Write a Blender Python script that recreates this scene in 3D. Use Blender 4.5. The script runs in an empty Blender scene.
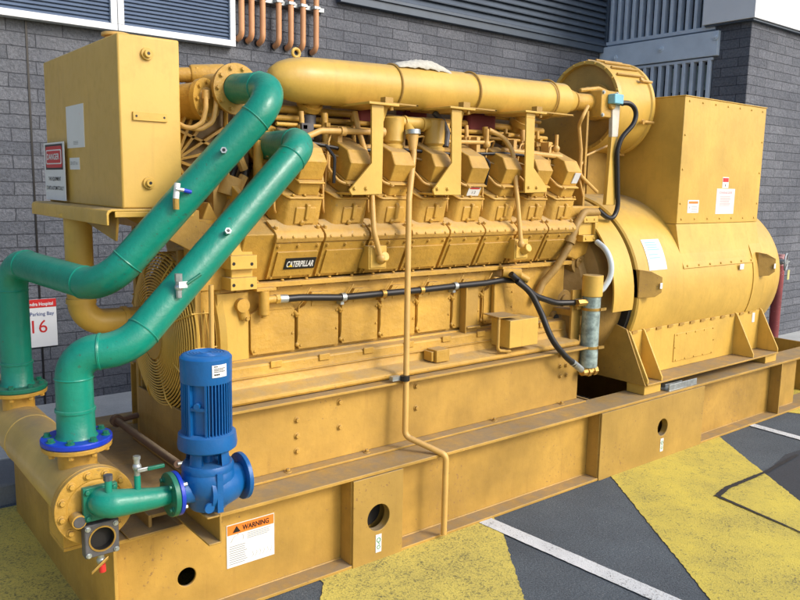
import bpy, bmesh, math, random
from mathutils import Vector as V, Matrix
random.seed(7)
C = bpy.context.scene.collection
sc = bpy.context.scene
PI = math.pi

# ------------------------------------------------------------------ camera
F = 769.67
yaw, pit, rol = [math.radians(a) for a in (38.776, 8.539, 1.098)]
fw = V((math.sin(yaw)*math.cos(pit), math.cos(yaw)*math.cos(pit), -math.sin(pit)))
r0 = V((math.cos(yaw), -math.sin(yaw), 0)); u0 = r0.cross(fw)
rt = math.cos(rol)*r0 + math.sin(rol)*u0
up = -math.sin(rol)*r0 + math.cos(rol)*u0
CAM = V((0, -2.935, 1.9))
cd = bpy.data.cameras.new('camera'); co = bpy.data.objects.new('camera', cd); C.objects.link(co)
cd.sensor_width = 36; cd.lens = 36*F/800; cd.clip_end = 500; cd.clip_start = .05
m = Matrix((rt, up, -fw)).transposed().to_4x4(); m.translation = CAM
co.matrix_world = m; sc.camera = co

def at(u, v, ax, val):
    """measured direction (in an 800 x 600 survey picture) met with a real plane of the machine"""
    d = (u-400)/F*rt + (300-v)/F*up + fw
    i = 'xyz'.index(ax)
    return CAM + d*((val-CAM[i])/d[i])

# ------------------------------------------------------------------ materials
def nodes(name):
    mt = bpy.data.materials.new(name); mt.use_nodes = True
    nt = mt.node_tree; b = nt.nodes['Principled BSDF']
    return mt, nt, b
def N(nt, typ, **kw):
    n = nt.nodes.new(typ)
    for k, v in kw.items():
        if k in n.inputs: n.inputs[k].default_value = v
        else: setattr(n, k, v)
    return n
def L(nt, a, b): nt.links.new(a, b)
def ramp(nt, src, p0, c0, p1, c1):
    r = N(nt, 'ShaderNodeValToRGB'); e = r.color_ramp.elements
    e[0].position = p0; e[0].color = (*c0, 1) if len(c0) == 3 else c0
    e[1].position = p1; e[1].color = (*c1, 1) if len(c1) == 3 else c1
    L(nt, src, r.inputs[0]); return r.outputs[0]
def mix(nt, fac, a, b, mode='MIX'):
    n = N(nt, 'ShaderNodeMix', data_type='RGBA', blend_type=mode)
    if isinstance(fac, (int, float)): n.inputs[0].default_value = fac
    else: L(nt, fac, n.inputs[0])
    for s, i in ((a, 6), (b, 7)):
        if isinstance(s, tuple): n.inputs[i].default_value = (*s, 1)
        else: L(nt, s, n.inputs[i])
    return n.outputs[2]
def noise(nt, scale, detail=4, rough=.55, vec=None, dim=None):
    n = N(nt, 'ShaderNodeTexNoise', Scale=scale, Detail=detail, Roughness=rough)
    L(nt, vec, n.inputs['Vector']); return n.outputs['Fac']
def world_pos(nt): return N(nt, 'ShaderNodeNewGeometry').outputs['Position']
def math_(nt, op, a, b=None):
    n = N(nt, 'ShaderNodeMath', operation=op)
    for i, s in enumerate((a, b)):
        if s is None: continue
        if isinstance(s, (int, float)): n.inputs[i].default_value = s
        else: L(nt, s, n.inputs[i])
    return n.outputs[0]
def bump(nt, b, h, strength, dist):
    n = N(nt, 'ShaderNodeBump', Strength=strength, Distance=dist)
    L(nt, h, n.inputs['Height']); L(nt, n.outputs[0], b.inputs['Normal'])

def paint(name, col, rough=.38, var=.12, dust=(.30, .24, .15), dustamt=.85, bmp=.25, chips=None, coat=.0, spec=.5, orange=True):
    """brushed machine paint: uneven tone, settled dust on flat tops, small chips and grime"""
    mt, nt, b = nodes(name); P = world_pos(nt)
    n1 = noise(nt, 2.3, 5, .6, P); n2 = noise(nt, 17, 5, .65, P)
    dk = tuple(c*(1-var*1.6) for c in col); lt = tuple(min(1, c*(1+var)) for c in col)
    base = mix(nt, ramp(nt, n1, .3, (0,0,0), .7, (1,1,1)), dk, lt)
    base = mix(nt, ramp(nt, n2, .52, (0,0,0), .75, (.45,.45,.45)), base, tuple(c*.78 for c in col))
    # vertical dribbles / rubbed streaks
    mp = N(nt, 'ShaderNodeMapping'); mp.inputs['Scale'].default_value = (26, 26, 2.2); L(nt, P, mp.inputs['Vector'])
    st = noise(nt, 1, 4, .6, mp.outputs[0])
    base = mix(nt, ramp(nt, st, .56, (0,0,0), .8, (.35,.35,.35)), base, (col[0]*.62, col[1]*.55, col[2]*.6))
    if chips:
        nc = noise(nt, 48, 4, .7, P); nb_ = noise(nt, 3.1, 3, .6, P)
        nc = math_(nt, 'ADD', math_(nt, 'MULTIPLY', nc, .8), math_(nt, 'MULTIPLY', nb_, .3))
        base = mix(nt, ramp(nt, nc, .672, (0,0,0), .70, (.9,.9,.9)), base, chips)
    # dust lies where the surface faces up
    g = N(nt, 'ShaderNodeNewGeometry'); sx = N(nt, 'ShaderNodeSeparateXYZ'); L(nt, g.outputs['Normal'], sx.inputs[0])
    nd = noise(nt, 9, 6, .7, P)
    upf = ramp(nt, sx.outputs[2], .72, (0,0,0), .97, (1,1,1))
    df = math_(nt, 'MULTIPLY', upf, ramp(nt, nd, .3, (.25,.25,.25), .62, (1,1,1)))
    df = math_(nt, 'MULTIPLY', df, dustamt)
    base = mix(nt, df, base, dust)
    L(nt, base, b.inputs['Base Color'])
    rr = N(nt, 'ShaderNodeMapRange'); L(nt, n2, rr.inputs[0])
    rr.inputs[3].default_value = rough-.08; rr.inputs[4].default_value = rough+.16
    L(nt, math_(nt, 'ADD', rr.outputs[0], math_(nt, 'MULTIPLY', df, .4)), b.inputs['Roughness'])
    b.inputs['Specular IOR Level'].default_value = spec
    b.inputs['Coat Weight'].default_value = coat; b.inputs['Coat Roughness'].default_value = .12
    bump(nt, b, noise(nt, 30, 4, .6, P), bmp, .004)
    return mt
def flat(name, col, rough=.5, metal=0, var=.15, scale=12):
    mt, nt, b = nodes(name); P = world_pos(nt); n = noise(nt, scale, 5, .6, P)
    L(nt, mix(nt, ramp(nt, n, .3, (0,0,0), .7, (1,1,1)), tuple(c*(1-var) for c in col), tuple(min(1, c*(1+var)) for c in col)), b.inputs['Base Color'])
    b.inputs['Roughness'].default_value = rough; b.inputs['Metallic'].default_value = metal
    return mt

YELP = paint('ochre_plate_paint', (.40, .25, .055), .48, .14, bmp=.4, dust=(.24,.20,.14), chips=(.22,.12,.05))
YEL = paint('yellow_paint', (.65, .415, .080), .40, .13, chips=None, coat=.05, bmp=.35)
YELD = paint('yellow_paint_weathered', (.46, .275, .055), .46, .2, bmp=.5, chips=(.27,.15,.06), dust=(.25,.20,.13))
YELC = paint('yellow_cast_paint', (.54, .315, .052), .44, .24, bmp=1.0, chips=(.38,.24,.07), dust=(.36,.27,.14))
YELB = paint('yellow_paint_grimy_shaded', (.36, .22, .058), .55, .22, bmp=.8, dust=(.2,.15,.09))  # brown carries grime plus shade painted into the yellow
SHADEC = paint('shade_brown_casting', (.24, .155, .06), .6, .3, bmp=.8, dust=(.16,.12,.08))  # darkened brown stands in for the shade deep between engine parts
YELL = paint('yellow_tube_paint', (.64, .39, .11), .42, .12, bmp=.3)
GRN = paint('green_enamel', (.003, .235, .165), .33, .14, dust=(.12,.30,.22), dustamt=.5, bmp=.6, coat=.08, chips=(.03,.14,.10))
GRND = paint('green_flange_paint', (.006, .16, .10), .38, .18, dust=(.10,.2,.14), dustamt=.5)
BLU = paint('blue_motor_enamel', (.003, .118, .385), .36, .18, dust=(.07,.19,.40), dustamt=.5, bmp=.5)
BLUF = paint('blue_flange_enamel', (.005, .04, .5), .33, .12, dust=(.02,.09,.5), dustamt=.4)
BROWN = paint('brown_primer', (.13, .075, .05), .6, .2)
RED = paint('dark_red_lagging', (.17, .022, .018), .7, .2)
COP = paint('copper_tube', (.68, .34, .16), .4, .15, dust=(.4,.2,.1))
BLK = flat('black_rubber', (.010, .010, .012), .42)
DRK = flat('void_shade_black', (.012, .011, .010), .8)  # near-black colour stands in for the unlit depth of holes and slots
STL = flat('galvanised_steel', (.42, .46, .47), .42, .7, .25, 30)
CANM = flat('weathered_canister_metal', (.30, .39, .38), .5, .35, .5, 22)
BRS = flat('brass', (.52, .33, .09), .38, .7, .2, 40)
GRAYC = flat('grey_cast_iron', (.10, .10, .11), .6, .3, .3, 20)
WHT = flat('white_vinyl', (.76, .78, .79), .42, 0, .03, 8)
LBL = flat('pale_blue_label', (.60, .74, .78), .4, 0, .05, 20)
ORG = flat('orange_vinyl', (.85, .22, .03), .4, 0, .04)
REDI = flat('red_ink', (.60, .03, .03), .4, 0, .04)
PNK = flat('faded_red_ink', (.72, .36, .36), .5, 0, .08)
INK = flat('black_ink', (.012, .012, .013), .4, 0, .04)
GINK = flat('grey_ink', (.30, .32, .34), .5, 0, .04)
GRNI = flat('green_ink', (.01, .25, .10), .5, 0, .04)
HOSEG = flat('pale_grey_hose', (.56, .64, .68), .4, 0, .06)
CREAM = flat('cream_cloth', (.50, .49, .42), .9, 0, .15, 60)
ALU = flat('white_aluminium', (.66, .70, .74), .4, .1, .05, 5)
LOUV = flat('blue_grey_louvre', (.105, .15, .235), .42, .2, .08, 4)
LOUVD = flat('dark_grey_louvre', (.075, .10, .135), .45, .2, .12, 5)
FIN = flat('blue_grey_fin', (.58, .66, .75), .45, .1, .12, 5)
FASC = flat('pale_panel', (.74, .77, .80), .5, 0, .04, 3)
BEAMM = flat('pale_blue_beam_paint', (.60, .69, .78), .5, 0, .08, 5)
MR = paint('maroon_pipe_paint', (.25, .045, .05), .5, .3, chips=(.45,.4,.42))
def glass():
    mt, nt, b = nodes('dark_window_glass'); b.inputs['Base Color'].default_value = (.012,.018,.03,1)
    b.inputs['Roughness'].default_value = .06; return mt
GLS = glass()

def brick(name, horiz):
    mt, nt, b = nodes(name); P = world_pos(nt)
    s = N(nt, 'ShaderNodeSeparateXYZ'); L(nt, P, s.inputs[0])
    c = N(nt, 'ShaderNodeCombineXYZ'); L(nt, s.outputs['XY'.index(horiz)], c.inputs[0]); L(nt, s.outputs[2], c.inputs[1])
    # joints wander a little
    nw = N(nt, 'ShaderNodeTexNoise', Scale=7.0, Detail=3); L(nt, P, nw.inputs['Vector'])
    vs = N(nt, 'ShaderNodeVectorMath', operation='MULTIPLY_ADD'); L(nt, nw.outputs['Color'], vs.inputs[0])
    vs.inputs[1].default_value = (.016, .013, 0); L(nt, c.outputs[0], vs.inputs[2])
    t = N(nt, 'ShaderNodeTexBrick', offset=.5, **{'Scale': 1.0, 'Mortar Size': .0042, 'Mortar Smooth': .35, 'Brick Width': .395, 'Row Height': .0985, 'Bias': 0})
    L(nt, vs.outputs[0], t.inputs['Vector'])
    t.inputs['Color1'].default_value = (.120, .132, .158, 1); t.inputs['Color2'].default_value = (.168, .182, .212, 1); t.inputs['Mortar'].default_value = (.046, .052, .066, 1)
    n1 = noise(nt, 45, 6, .7, P); n2 = noise(nt, 1.2, 4, .6, P); n3 = noise(nt, 16, 6, .75, P)
    col = mix(nt, .75, t.outputs['Color'], ramp(nt, n1, .3, (.48,.48,.49), .72, (1.5,1.5,1.48)), 'MULTIPLY')
    col = mix(nt, .8, col, ramp(nt, n2, .3, (.72,.74,.79), .7, (1.25,1.23,1.20)), 'MULTIPLY')
    L(nt, col, b.inputs['Base Color']); b.inputs['Roughness'].default_value = .8
    h = math_(nt, 'ADD', math_(nt, 'MULTIPLY', n3, .85), math_(nt, 'MULTIPLY', n1, .3))
    inv = math_(nt, 'SUBTRACT', 1.0, t.outputs['Fac'])
    h = math_(nt, 'ADD', math_(nt, 'MULTIPLY', h, inv), math_(nt, 'MULTIPLY', inv, .8))
    bump(nt, b, h, 1.0, .032)
    return mt
BRX = brick('split_face_brick', 'X'); BRY = brick('split_face_brick_side', 'Y')

def asphalt():
    mt, nt, b = nodes('asphalt'); P = world_pos(nt)
    n1 = noise(nt, 90, 4, .75, P); n2 = noise(nt, 1.6, 6, .65, P); n3 = noise(nt, 190, 2, .5, P)
    c = mix(nt, ramp(nt, n1, .35, (0,0,0), .7, (1,1,1)), (.046,.062,.078), (.112,.140,.164))
    c = mix(nt, ramp(nt, n3, .62, (0,0,0), .68, (1,1,1)), c, (.26,.28,.30))
    c = mix(nt, .6, c, ramp(nt, n2, .3, (.62,.62,.64), .7, (1.35,1.35,1.35)), 'MULTIPLY')
    L(nt, c, b.inputs['Base Color']); b.inputs['Roughness'].default_value = .85
    bump(nt, b, n1, .9, .008); return mt
ASP = asphalt()
def roadpaint(name, col, under, lo, hi, grime):
    mt, nt, b = nodes(name); P = world_pos(nt)
    n1 = noise(nt, 95, 4, .75, P); n2 = noise(nt, 2.6, 5, .65, P); n3 = noise(nt, 300, 2, .6, P)
    n4 = noise(nt, 14, 6, .75, P)
    w = math_(nt, 'ADD', math_(nt, 'MULTIPLY', n1, .68), math_(nt, 'MULTIPLY', n2, .16))
    w = math_(nt, 'ADD', w, math_(nt, 'MULTIPLY', n4, .28))
    w = math_(nt, 'ADD', w, math_(nt, 'MULTIPLY', n3, .14))
    c = mix(nt, ramp(nt, n2, .35, (0,0,0), .72, (1,1,1)), col, grime)
    c = mix(nt, ramp(nt, w, lo, (0,0,0), hi, (1,1,1)), c, under)
    L(nt, c, b.inputs['Base Color']); b.inputs['Roughness'].default_value = .75
    bump(nt, b, n1, .9, .007); return mt
YRP = roadpaint('worn_yellow_road_paint', (.68,.56,.09), (.10,.10,.06), .67, .76, (.50,.42,.09))
YRP2 = roadpaint('heavily_worn_yellow_road_paint', (.68,.57,.12), (.12,.12,.06), .625, .75, (.52,.44,.11))
WRP = roadpaint('worn_white_road_paint', (.72,.76,.78), (.10,.11,.12), .68, .76, (.55,.59,.61))
TAR = flat('bitumen_crack_fill', (.022,.022,.024), .8, 0, .4, 60)
def conc(name, col):
    mt, nt, b = nodes(name); P = world_pos(nt)
    n1 = noise(nt, 60, 5, .7, P); n2 = noise(nt, 1.8, 5, .6, P)
    c = mix(nt, ramp(nt, n2, .3, (0,0,0), .7, (1,1,1)), tuple(k*.8 for k in col), tuple(k*1.12 for k in col))
    c = mix(nt, .5, c, ramp(nt, n1, .3, (.75,.75,.75), .7, (1.2,1.2,1.2)), 'MULTIPLY')
    L(nt, c, b.inputs['Base Color']); b.inputs['Roughness'].default_value = .85; bump(nt, b, n1, .6, .005); return mt
OIL = flat('dark_oil_stain', (.022,.024,.027), .55, 0, .35, 30)
CON = conc('pale_concrete', (.46,.48,.47)); COND = conc('grey_kerb_concrete', (.15,.165,.18))

# ------------------------------------------------------------------ mesh collector
def perp(d):
    d = d.normalized(); a = V((0,0,1)) if abs(d.z) < .9 else V((1,0,0))
    s = d.cross(a).normalized(); return s, s.cross(d).normalized()
class M:
    def __init__(s): s.v = []; s.f = []; s.m = []; s.mi = 0
    def mat(s, i): s.mi = i; return s
    def add(s, vs, fs):
        o = len(s.v); s.v += [tuple(p) for p in vs]
        for f in fs: s.f.append(tuple(o+i for i in f)); s.m.append(s.mi)
        return s
    def hexa(s, p):
        return s.add(p, [(0,3,2,1),(4,5,6,7),(0,1,5,4),(1,2,6,5),(2,3,7,6),(3,0,4,7)])
    def box(s, x0, x1, y0, y1, z0, z1):
        return s.hexa([(x0,y0,z0),(x1,y0,z0),(x1,y1,z0),(x0,y1,z0),(x0,y0,z1),(x1,y0,z1),(x1,y1,z1),(x0,y1,z1)])
    def cyl(s, p0, p1, r0, r1=None, n=28, caps=True):
        p0 = V(p0); p1 = V(p1); r1 = r0 if r1 is None else r1; a, b = perp(p1-p0)
        vs = []
        for p, r in ((p0, r0), (p1, r1)):
            vs += [p+r*(math.cos(2*PI*i/n)*a+math.sin(2*PI*i/n)*b) for i in range(n)]
        fs = [(i, (i+1) % n, n+(i+1) % n, n+i) for i in range(n)]
        if caps: fs += [tuple(range(n-1, -1, -1)), tuple(range(n, 2*n))]
        return s.add(vs, fs)
    def hexbolt(s, p, d, r=.011, h=.01):
        p = V(p); d = V(d).normalized(); s.cyl(p-d*.002, p+d*.003, r*1.45, n=12); return s.cyl(p+d*.003, p+d*(.003+h), r, n=6)
    def rev(s, prof, p0, ax, n=48, a0=0, a1=2*PI, ref=None):
        """profile of (distance along axis, radius) turned round an axis"""
        p0 = V(p0); ax = V(ax).normalized()
        if ref is None: a, b = perp(ax)
        else:
            a = V(ref).normalized(); b = ax.cross(a)
        full = abs(a1-a0-2*PI) < 1e-6; k = n if full else n+1; vs = []
        for t, r in prof:
            for i in range(k):
                th = a0+(a1-a0)*i/n; vs.append(p0+ax*t+r*(math.cos(th)*a+math.sin(th)*b))
        fs = []
        for j in range(len(prof)-1):
            for i in range(n):
                i2 = (i+1) % k; fs.append((j*k+i, j*k+i2, (j+1)*k+i2, (j+1)*k+i))
        return s.add(vs, fs)
    def tube(s, pts, r, n=14, fil=0, caps=True):
        pts = [V(p) for p in pts]
        if fil: pts = fillet(pts, fil)
        m = len(pts); rs = r if isinstance(r, list) else [r]*m
        T = []
        for i in range(m):
            a = pts[max(0, i-1)]; b = pts[min(m-1, i+1)]; T.append((b-a).normalized())
        a, b = perp(T[0]); vs = []
        for i in range(m):
            if i:
                q = T[i-1].rotation_difference(T[i]); a = q @ a; b = q @ b
            vs += [pts[i]+rs[i]*(math.cos(2*PI*k/n)*a+math.sin(2*PI*k/n)*b) for k in range(n)]
        fs = [(i*n+k, i*n+(k+1) % n, (i+1)*n+(k+1) % n, (i+1)*n+k) for i in range(m-1) for k in range(n)]
        if caps: fs += [tuple(range(n-1, -1, -1)), tuple(range((m-1)*n, m*n))]
        return s.add(vs, fs)
    def torus(s, c, ax, R, r, n=48, k=8):
        c = V(c); ax = V(ax).normalized(); a, b = perp(ax); vs = []
        for i in range(n):
            th = 2*PI*i/n; d = math.cos(th)*a+math.sin(th)*b
            vs += [c+d*(R+r*math.cos(2*PI*j/k))+ax*r*math.sin(2*PI*j/k) for j in range(k)]
        return s.add(vs, [(i*k+j, ((i+1) % n)*k+j, ((i+1) % n)*k+(j+1) % k, i*k+(j+1) % k) for i in range(n) for j in range(k)])
    def prism(s, poly, vec):
        poly = [V(p) for p in poly]; vec = V(vec); n = len(poly)
        return s.add(poly+[p+vec for p in poly], [tuple(range(n-1, -1, -1)), tuple(range(n, 2*n))]+[(i, (i+1) % n, n+(i+1) % n, n+i) for i in range(n)])
    def quad(s, *p): return s.add(p, [tuple(range(len(p)))])
    def sphere(s, c, r, n=16, sc_=(1,1,1)):
        c = V(c); vs = []; k = n//2
        for j in range(k+1):
            ph = PI*j/k
            vs += [c+V((r*sc_[0]*math.sin(ph)*math.cos(2*PI*i/n), r*sc_[1]*math.sin(ph)*math.sin(2*PI*i/n), r*sc_[2]*math.cos(ph))) for i in range(n)]
        return s.add(vs, [(j*n+i, j*n+(i+1) % n, (j+1)*n+(i+1) % n, (j+1)*n+i) for j in range(k) for i in range(n)])
    def holeplate(s, x0, x1, z0, z1, y0, y1, cx, cz, r, n=48):
        """plate in the xz plane with a round hole"""
        def edge(th):
            dx, dz = math.cos(th), math.sin(th); t = 1e9
            if dx > 1e-9: t = min(t, (x1-cx)/dx)
            if dx < -1e-9: t = min(t, (x0-cx)/dx)
            if dz > 1e-9: t = min(t, (z1-cz)/dz)
            if dz < -1e-9: t = min(t, (z0-cz)/dz)
            return (cx+dx*t, cz+dz*t)
        ths = sorted([2*PI*i/n for i in range(n)]+[math.atan2(z-cz, x-cx) % (2*PI) for x in (x0, x1) for z in (z0, z1)])
        k = len(ths); vs = []
        for y in (y0, y1):
            vs += [(cx+r*math.cos(t), y, cz+r*math.sin(t)) for t in ths]
            vs += [(edge(t)[0], y, edge(t)[1]) for t in ths]
        fs = []
        for i in range(k):
            j = (i+1) % k
            fs += [(i, j, k+j, k+i), (2*k+i, 3*k+i, 3*k+j, 2*k+j), (i, 2*k+i, 2*k+j, j), (k+i, k+j, 3*k+j, 3*k+i)]
        return s.add(vs, fs)
    def text(s, body, o, right, upv, h, align='CENTER', width=None, lift=.0015, bold=.0):
        cu = bpy.data.curves.new('t', 'FONT'); cu.body = body; cu.size = 1; cu.align_x = align; cu.offset = bold
        cu.resolution_u = 3
        ob = bpy.data.objects.new('t', cu); me = bpy.data.meshes.new_from_object(ob)
        xs = [v.co.x for v in me.vertices]; ys = [v.co.y for v in me.vertices]
        if not xs: return s
        capz = max(ys)-min(min(ys), 0); W = max(xs)-min(xs)
        sy = h/ .7; sx = sy if width is None else width/W
        right = V(right).normalized(); upv = V(upv).normalized(); nn = right.cross(upv); o = V(o)
        cxm = (max(xs)+min(xs))/2 if align == 'CENTER' else min(xs)
        vs = [o+right*((v.co.x-cxm)*sx)+upv*(v.co.y*sy)+nn*lift for v in me.vertices]
        s.add(vs, [tuple(p.vertices) for p in me.polygons])
        bpy.data.objects.remove(ob); bpy.data.curves.remove(cu); bpy.data.meshes.remove(me); return s
def fillet(pts, R):
    out = [pts[0]]
    for i in range(1, len(pts)-1):
        r = R[i-1] if isinstance(R, (list, tuple)) else R
        a = (pts[i-1]-pts[i]); b = (pts[i+1]-pts[i]); la, lb = a.length, b.length; a.normalize(); b.normalize()
        ang = a.angle(b); d = min(r/math.tan(ang/2), la*.49, lb*.49); rr = d*math.tan(ang/2)
        c = pts[i]+(a+b).normalized()*(rr/math.sin(ang/2)); s0 = pts[i]+a*d-c; s1 = pts[i]+b*d-c
        tot = s0.angle(s1); n = max(3, int(tot/math.radians(7)))
        for k in range(n+1):
            t = k/n; out.append(c+(s0*math.sin((1-t)*tot)+s1*math.sin(t*tot))/math.sin(tot))
    out.append(pts[-1]); return out

ORIG = {}
def part(name, mb, mats, parent=None, bevel=0, label=None, smooth=True, ang=35):
    if not isinstance(mats, (list, tuple)): mats = [mats]
    L0 = ORIG[parent.name] if parent else V((0,0,0))
    me = bpy.data.meshes.new(name); me.from_pydata([V(v)-L0 for v in mb.v], [], mb.f)
    for mt in mats: me.materials.append(mt)
    for p, k in zip(me.polygons, mb.m): p.material_index = k
    bm = bmesh.new(); bm.from_mesh(me)
    bmesh.ops.recalc_face_normals(bm, faces=bm.faces); bm.to_mesh(me); bm.free()
    if smooth:
        me.polygons.foreach_set('use_smooth', [True]*len(me.polygons)); me.set_sharp_from_angle(angle=math.radians(ang))
    o = bpy.data.objects.new(name, me); C.objects.link(o)
    if parent: o.parent = parent
    ORIG[o.name] = L0
    if bevel:
        b = o.modifiers.new('bevel', 'BEVEL'); b.width = bevel; b.segments = 2; b.limit_method = 'ANGLE'; b.angle_limit = math.radians(40)
    if label: o['label'] = label
    return o
def thing(name, loc, label, cat, group=None):
    o = bpy.data.objects.new(name, None); C.objects.link(o); o.location = loc; o.empty_display_size = .1
    ORIG[o.name] = V(loc); o['label'] = label; o['category'] = cat
    if group: o['group'] = group
    return o
def tag(o, label, cat, group=None):
    o['label'] = label; o['category'] = cat
    if group: o['group'] = group
    return o
def struct(name, mb, mt, bevel=0):
    o = part(name, mb, mt, None, bevel); o['kind'] = 'structure'; return o
def dup(o, loc, parent):
    """a copied part (with its own sub-parts) shifted along the machine"""
    c = o.copy(); C.objects.link(c); c.parent = parent; c.location = V(o.location)+V(loc); ORIG[c.name] = ORIG[o.name]+V(loc)
    for ch in [k for k in bpy.data.objects if k.parent == o]:
        d = ch.copy(); C.objects.link(d); d.parent = c; ORIG[d.name] = ORIG[ch.name]+V(loc)
    return c
def rag_poly(pts, amp, step=.018):
    amp *= .38
    """outline with a slightly ragged edge"""
    out = []
    for i in range(len(pts)):
        a = V(pts[i]); b = V(pts[(i+1) % len(pts)]); n = max(1, int((b-a).length/step))
        d = (b-a).normalized(); pr = V((-d.y, d.x, 0))
        for k in range(n):
            out.append(a+(b-a)*k/n+pr*random.uniform(-amp, amp)*(k > 0))
    return out
X = V((1,0,0)); Y = V((0,1,0)); Z = V((0,0,1))

# ================================================================== SETTING
struct('ground', M().quad((-90,-90,0),(90,-90,0),(90,90,0),(-90,90,0)), ASP)
def sheet(name, pts, z, mt, amp=.012):
    p = rag_poly([(a, b, z) for a, b in pts], amp); o = M(); o.add(p, [tuple(range(len(p)))]); return struct(name, o, mt)
sheet('road_marking', [(-6,1.78),(-6,-6),(.6,-6),(1.45,-.3),(1.45,1.78)], .004, YRP2)
sheet('road_marking', [(1.92,.3),(1.895,-.03),(1.80,-.15),(1.40,-.72),(1.0,-2.4),(1.9,-2.4),(2.56,-.716),(2.96,-.20),(3.07,-.03),(3.4,.6),(2.3,.6)], .004, YRP2)
sheet('road_marking', [(4.6,.6),(4.15,-.055),(3.262,-1.239),(2.4,-2.4),(3.6,-2.4),(4.796,-.963),(5.517,-.071),(6.1,.65)], .004, YRP)
sheet('road_marking', [(6.45,.75),(6.75,-.10),(7.6,-.6),(8.5,.3),(8.3,.9)], .004, YRP)
sheet('road_marking', [(2.96,.08),(3.06,.06),(3.16,-1.35),(3.2,-2.6),(3.07,-2.6),(3.05,-1.35)], .0065, WRP, .004)
def line(a, b, w, z, mt, amp=.004):
    a = V((*a, 0)); b = V((*b, 0)); d = (b-a).normalized(); q = V((-d.y, d.x, 0))*w/2
    return sheet('road_marking', [(a+q)[:2], (b+q)[:2], (b-q)[:2], (a-q)[:2]], z, mt, amp)
line((6.10,.3), (6.03,-1.0), .085, .0065, WRP)
sheet('asphalt_patch', [(5.60,-.50),(5.18,-.58),(4.42,-.60),(4.46,-.66),(4.5,-.72),(4.36,-1.15),(5.2,-2.0),(7.2,-1.2),(6.8,-.62)], .0025, flat('newer_asphalt', (.036,.042,.052), .85, 0, .35, 160), .006)
sheet('crack_sealant', [(5.65,-.55),(5.12,-.58),(4.62,-.565),(4.42,-.60),(4.46,-.63),(4.62,-.60),(5.12,-.605),(5.65,-.575)], .0088, TAR, .008)
sheet('crack_sealant', [(4.46,-.62),(4.36,-1.12),(4.2,-1.7),(4.18,-1.7),(4.345,-1.12),(4.43,-.62)], .0088, TAR, .005)
struct('kerb', M().box(-12, 9.3, 1.83, 2.28, -.05, .125), COND, .015)
struct('footpath', M().box(-12, 9.3, 2.284, 3.4, -.05, .13), CON, .004)
struct('footpath', M().box(9.32, 22, .75, 1.45, -.05, .14), CON, .02)

# ---- back wall
bw = thing('building_wall', (3, 3.4, 0), 'dark grey split-face brick wall running behind the yellow machine', 'wall')
part('brickwork', M().box(-10, 8.3, 3.4, 3.9, 0, 8), BRX, bw)
part('control_joint', M().box(1.505, 1.519, 3.394, 3.402, .1, 3.05), INK, bw)
part('louvre_fixing_channel', M().box(4.25, 8.29, 3.33, 3.399, 3.585, 3.66), LOUVD, bw, .004)

def louvre(name, x0, x1, z0, z1, pitch, frame, slat, tagtxt, fw_=.05, post=None, dep=.09, group=None):
    t = thing(name, ((x0+x1)/2, 3.38, z0), tagtxt, 'louvre panel', group)
    f = M().box(x0, x1, 3.40-dep, 3.399, z0, z0+fw_).box(x0, x0+fw_, 3.4-dep, 3.399, z0+fw_, z1).box(x1-fw_, x1, 3.4-dep, 3.399, z0+fw_, z1)
    part('frame', f, frame, t, .003)
    s = M(); z = z0+fw_
    while z < z1:
        q_ = pitch*.5; s.prism([(x0+fw_, 3.40-dep+.02, z), (x0+fw_, 3.40-dep+.018, z+pitch*.14), (x0+fw_, 3.40-dep+.02+q_, z+pitch-.001), (x0+fw_, 3.385, z+pitch-.001), (x0+fw_, 3.385, z)], (x1-x0-2*fw_, 0, 0)); z += pitch
    part('slats', s, slat, t); part('backing', M().box(x0+.01,x1-.01,3.386,3.398,z0+.01,z1), slat, t)
lg = 'pale framed louvres high on the brick wall'
pl = at(118, 32, 'y', 3.31).x; pr = at(236, 51, 'y', 3.31).x
louvre('wall_louvre', -1.2, pl, 3.04, 4.3, .030, ALU, LOUV, 'blue-grey louvre in a white frame, above the warning placard at far left', group=lg)
louvre('wall_louvre', pl+.004, pr, 3.04, 4.3, .030, ALU, LOUV, 'blue-grey louvre in a white frame, directly left of the copper pipes', group=lg)
louvre('wall_louvre', 4.25, 8.29, 3.66, 5.2, .075, LOUVD, LOUVD, 'long dark grey louvre over the exhaust pipe, right of the copper pipes', fw_=.03)
# ---- copper pipes
cu_u = [(241,37),(251,39),(262,41.5),(278,44.5),(290,46.5),(302,48.5),(315,51)]
wh = ['leftmost copper pipe, beside the white louvre frame', 'second copper pipe from the white louvre frame', 'third copper pipe from the louvre, before the gap', 'fourth copper pipe, just after the gap and first under the strut', 'fifth copper pipe from the louvre, under the steel strut', 'sixth copper pipe from the louvre, next to the last', 'rightmost copper pipe, at the end of the steel strut']
for (u, v), w in zip(cu_u, wh):
    q = at(u-3, v, 'y', 3.38)
    t = thing('copper_pipe', (q.x, 3.31, q.z), w, 'pipe', 'copper pipes turning into the brick wall')
    part('pipe', M().tube([(q.x, 3.31, 5.2), (q.x, 3.31, q.z), (q.x, 3.41, q.z-.02)], .025, 14, .07), COP, t)
    part('wall_collar', M().cyl((q.x, 3.398, q.z-.012), (q.x, 3.385, q.z-.012), .034, n=20), BLK, t)
qs = at(270, -2, 'y', 3.29); qe = at(322, 10, 'y', 3.29)
part_s = thing('pipe_strut', (qs.x, 3.3, qs.z), 'galvanised clamp strut holding the copper pipes to the wall', 'strut')
zz = (qs.z+qe.z)/2
part('channel', M().box(qs.x-.35, qe.x+.06, 3.345, 3.399, zz-.02, zz+.02), STL, part_s, .003)
for (u, v) in cu_u:
    q = at(u-3, v, 'y', 3.38); part('clamp', M().box(q.x-.034, q.x+.034, 3.283, 3.342, zz-.014, zz+.014), STL, part_s, .004)

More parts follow.
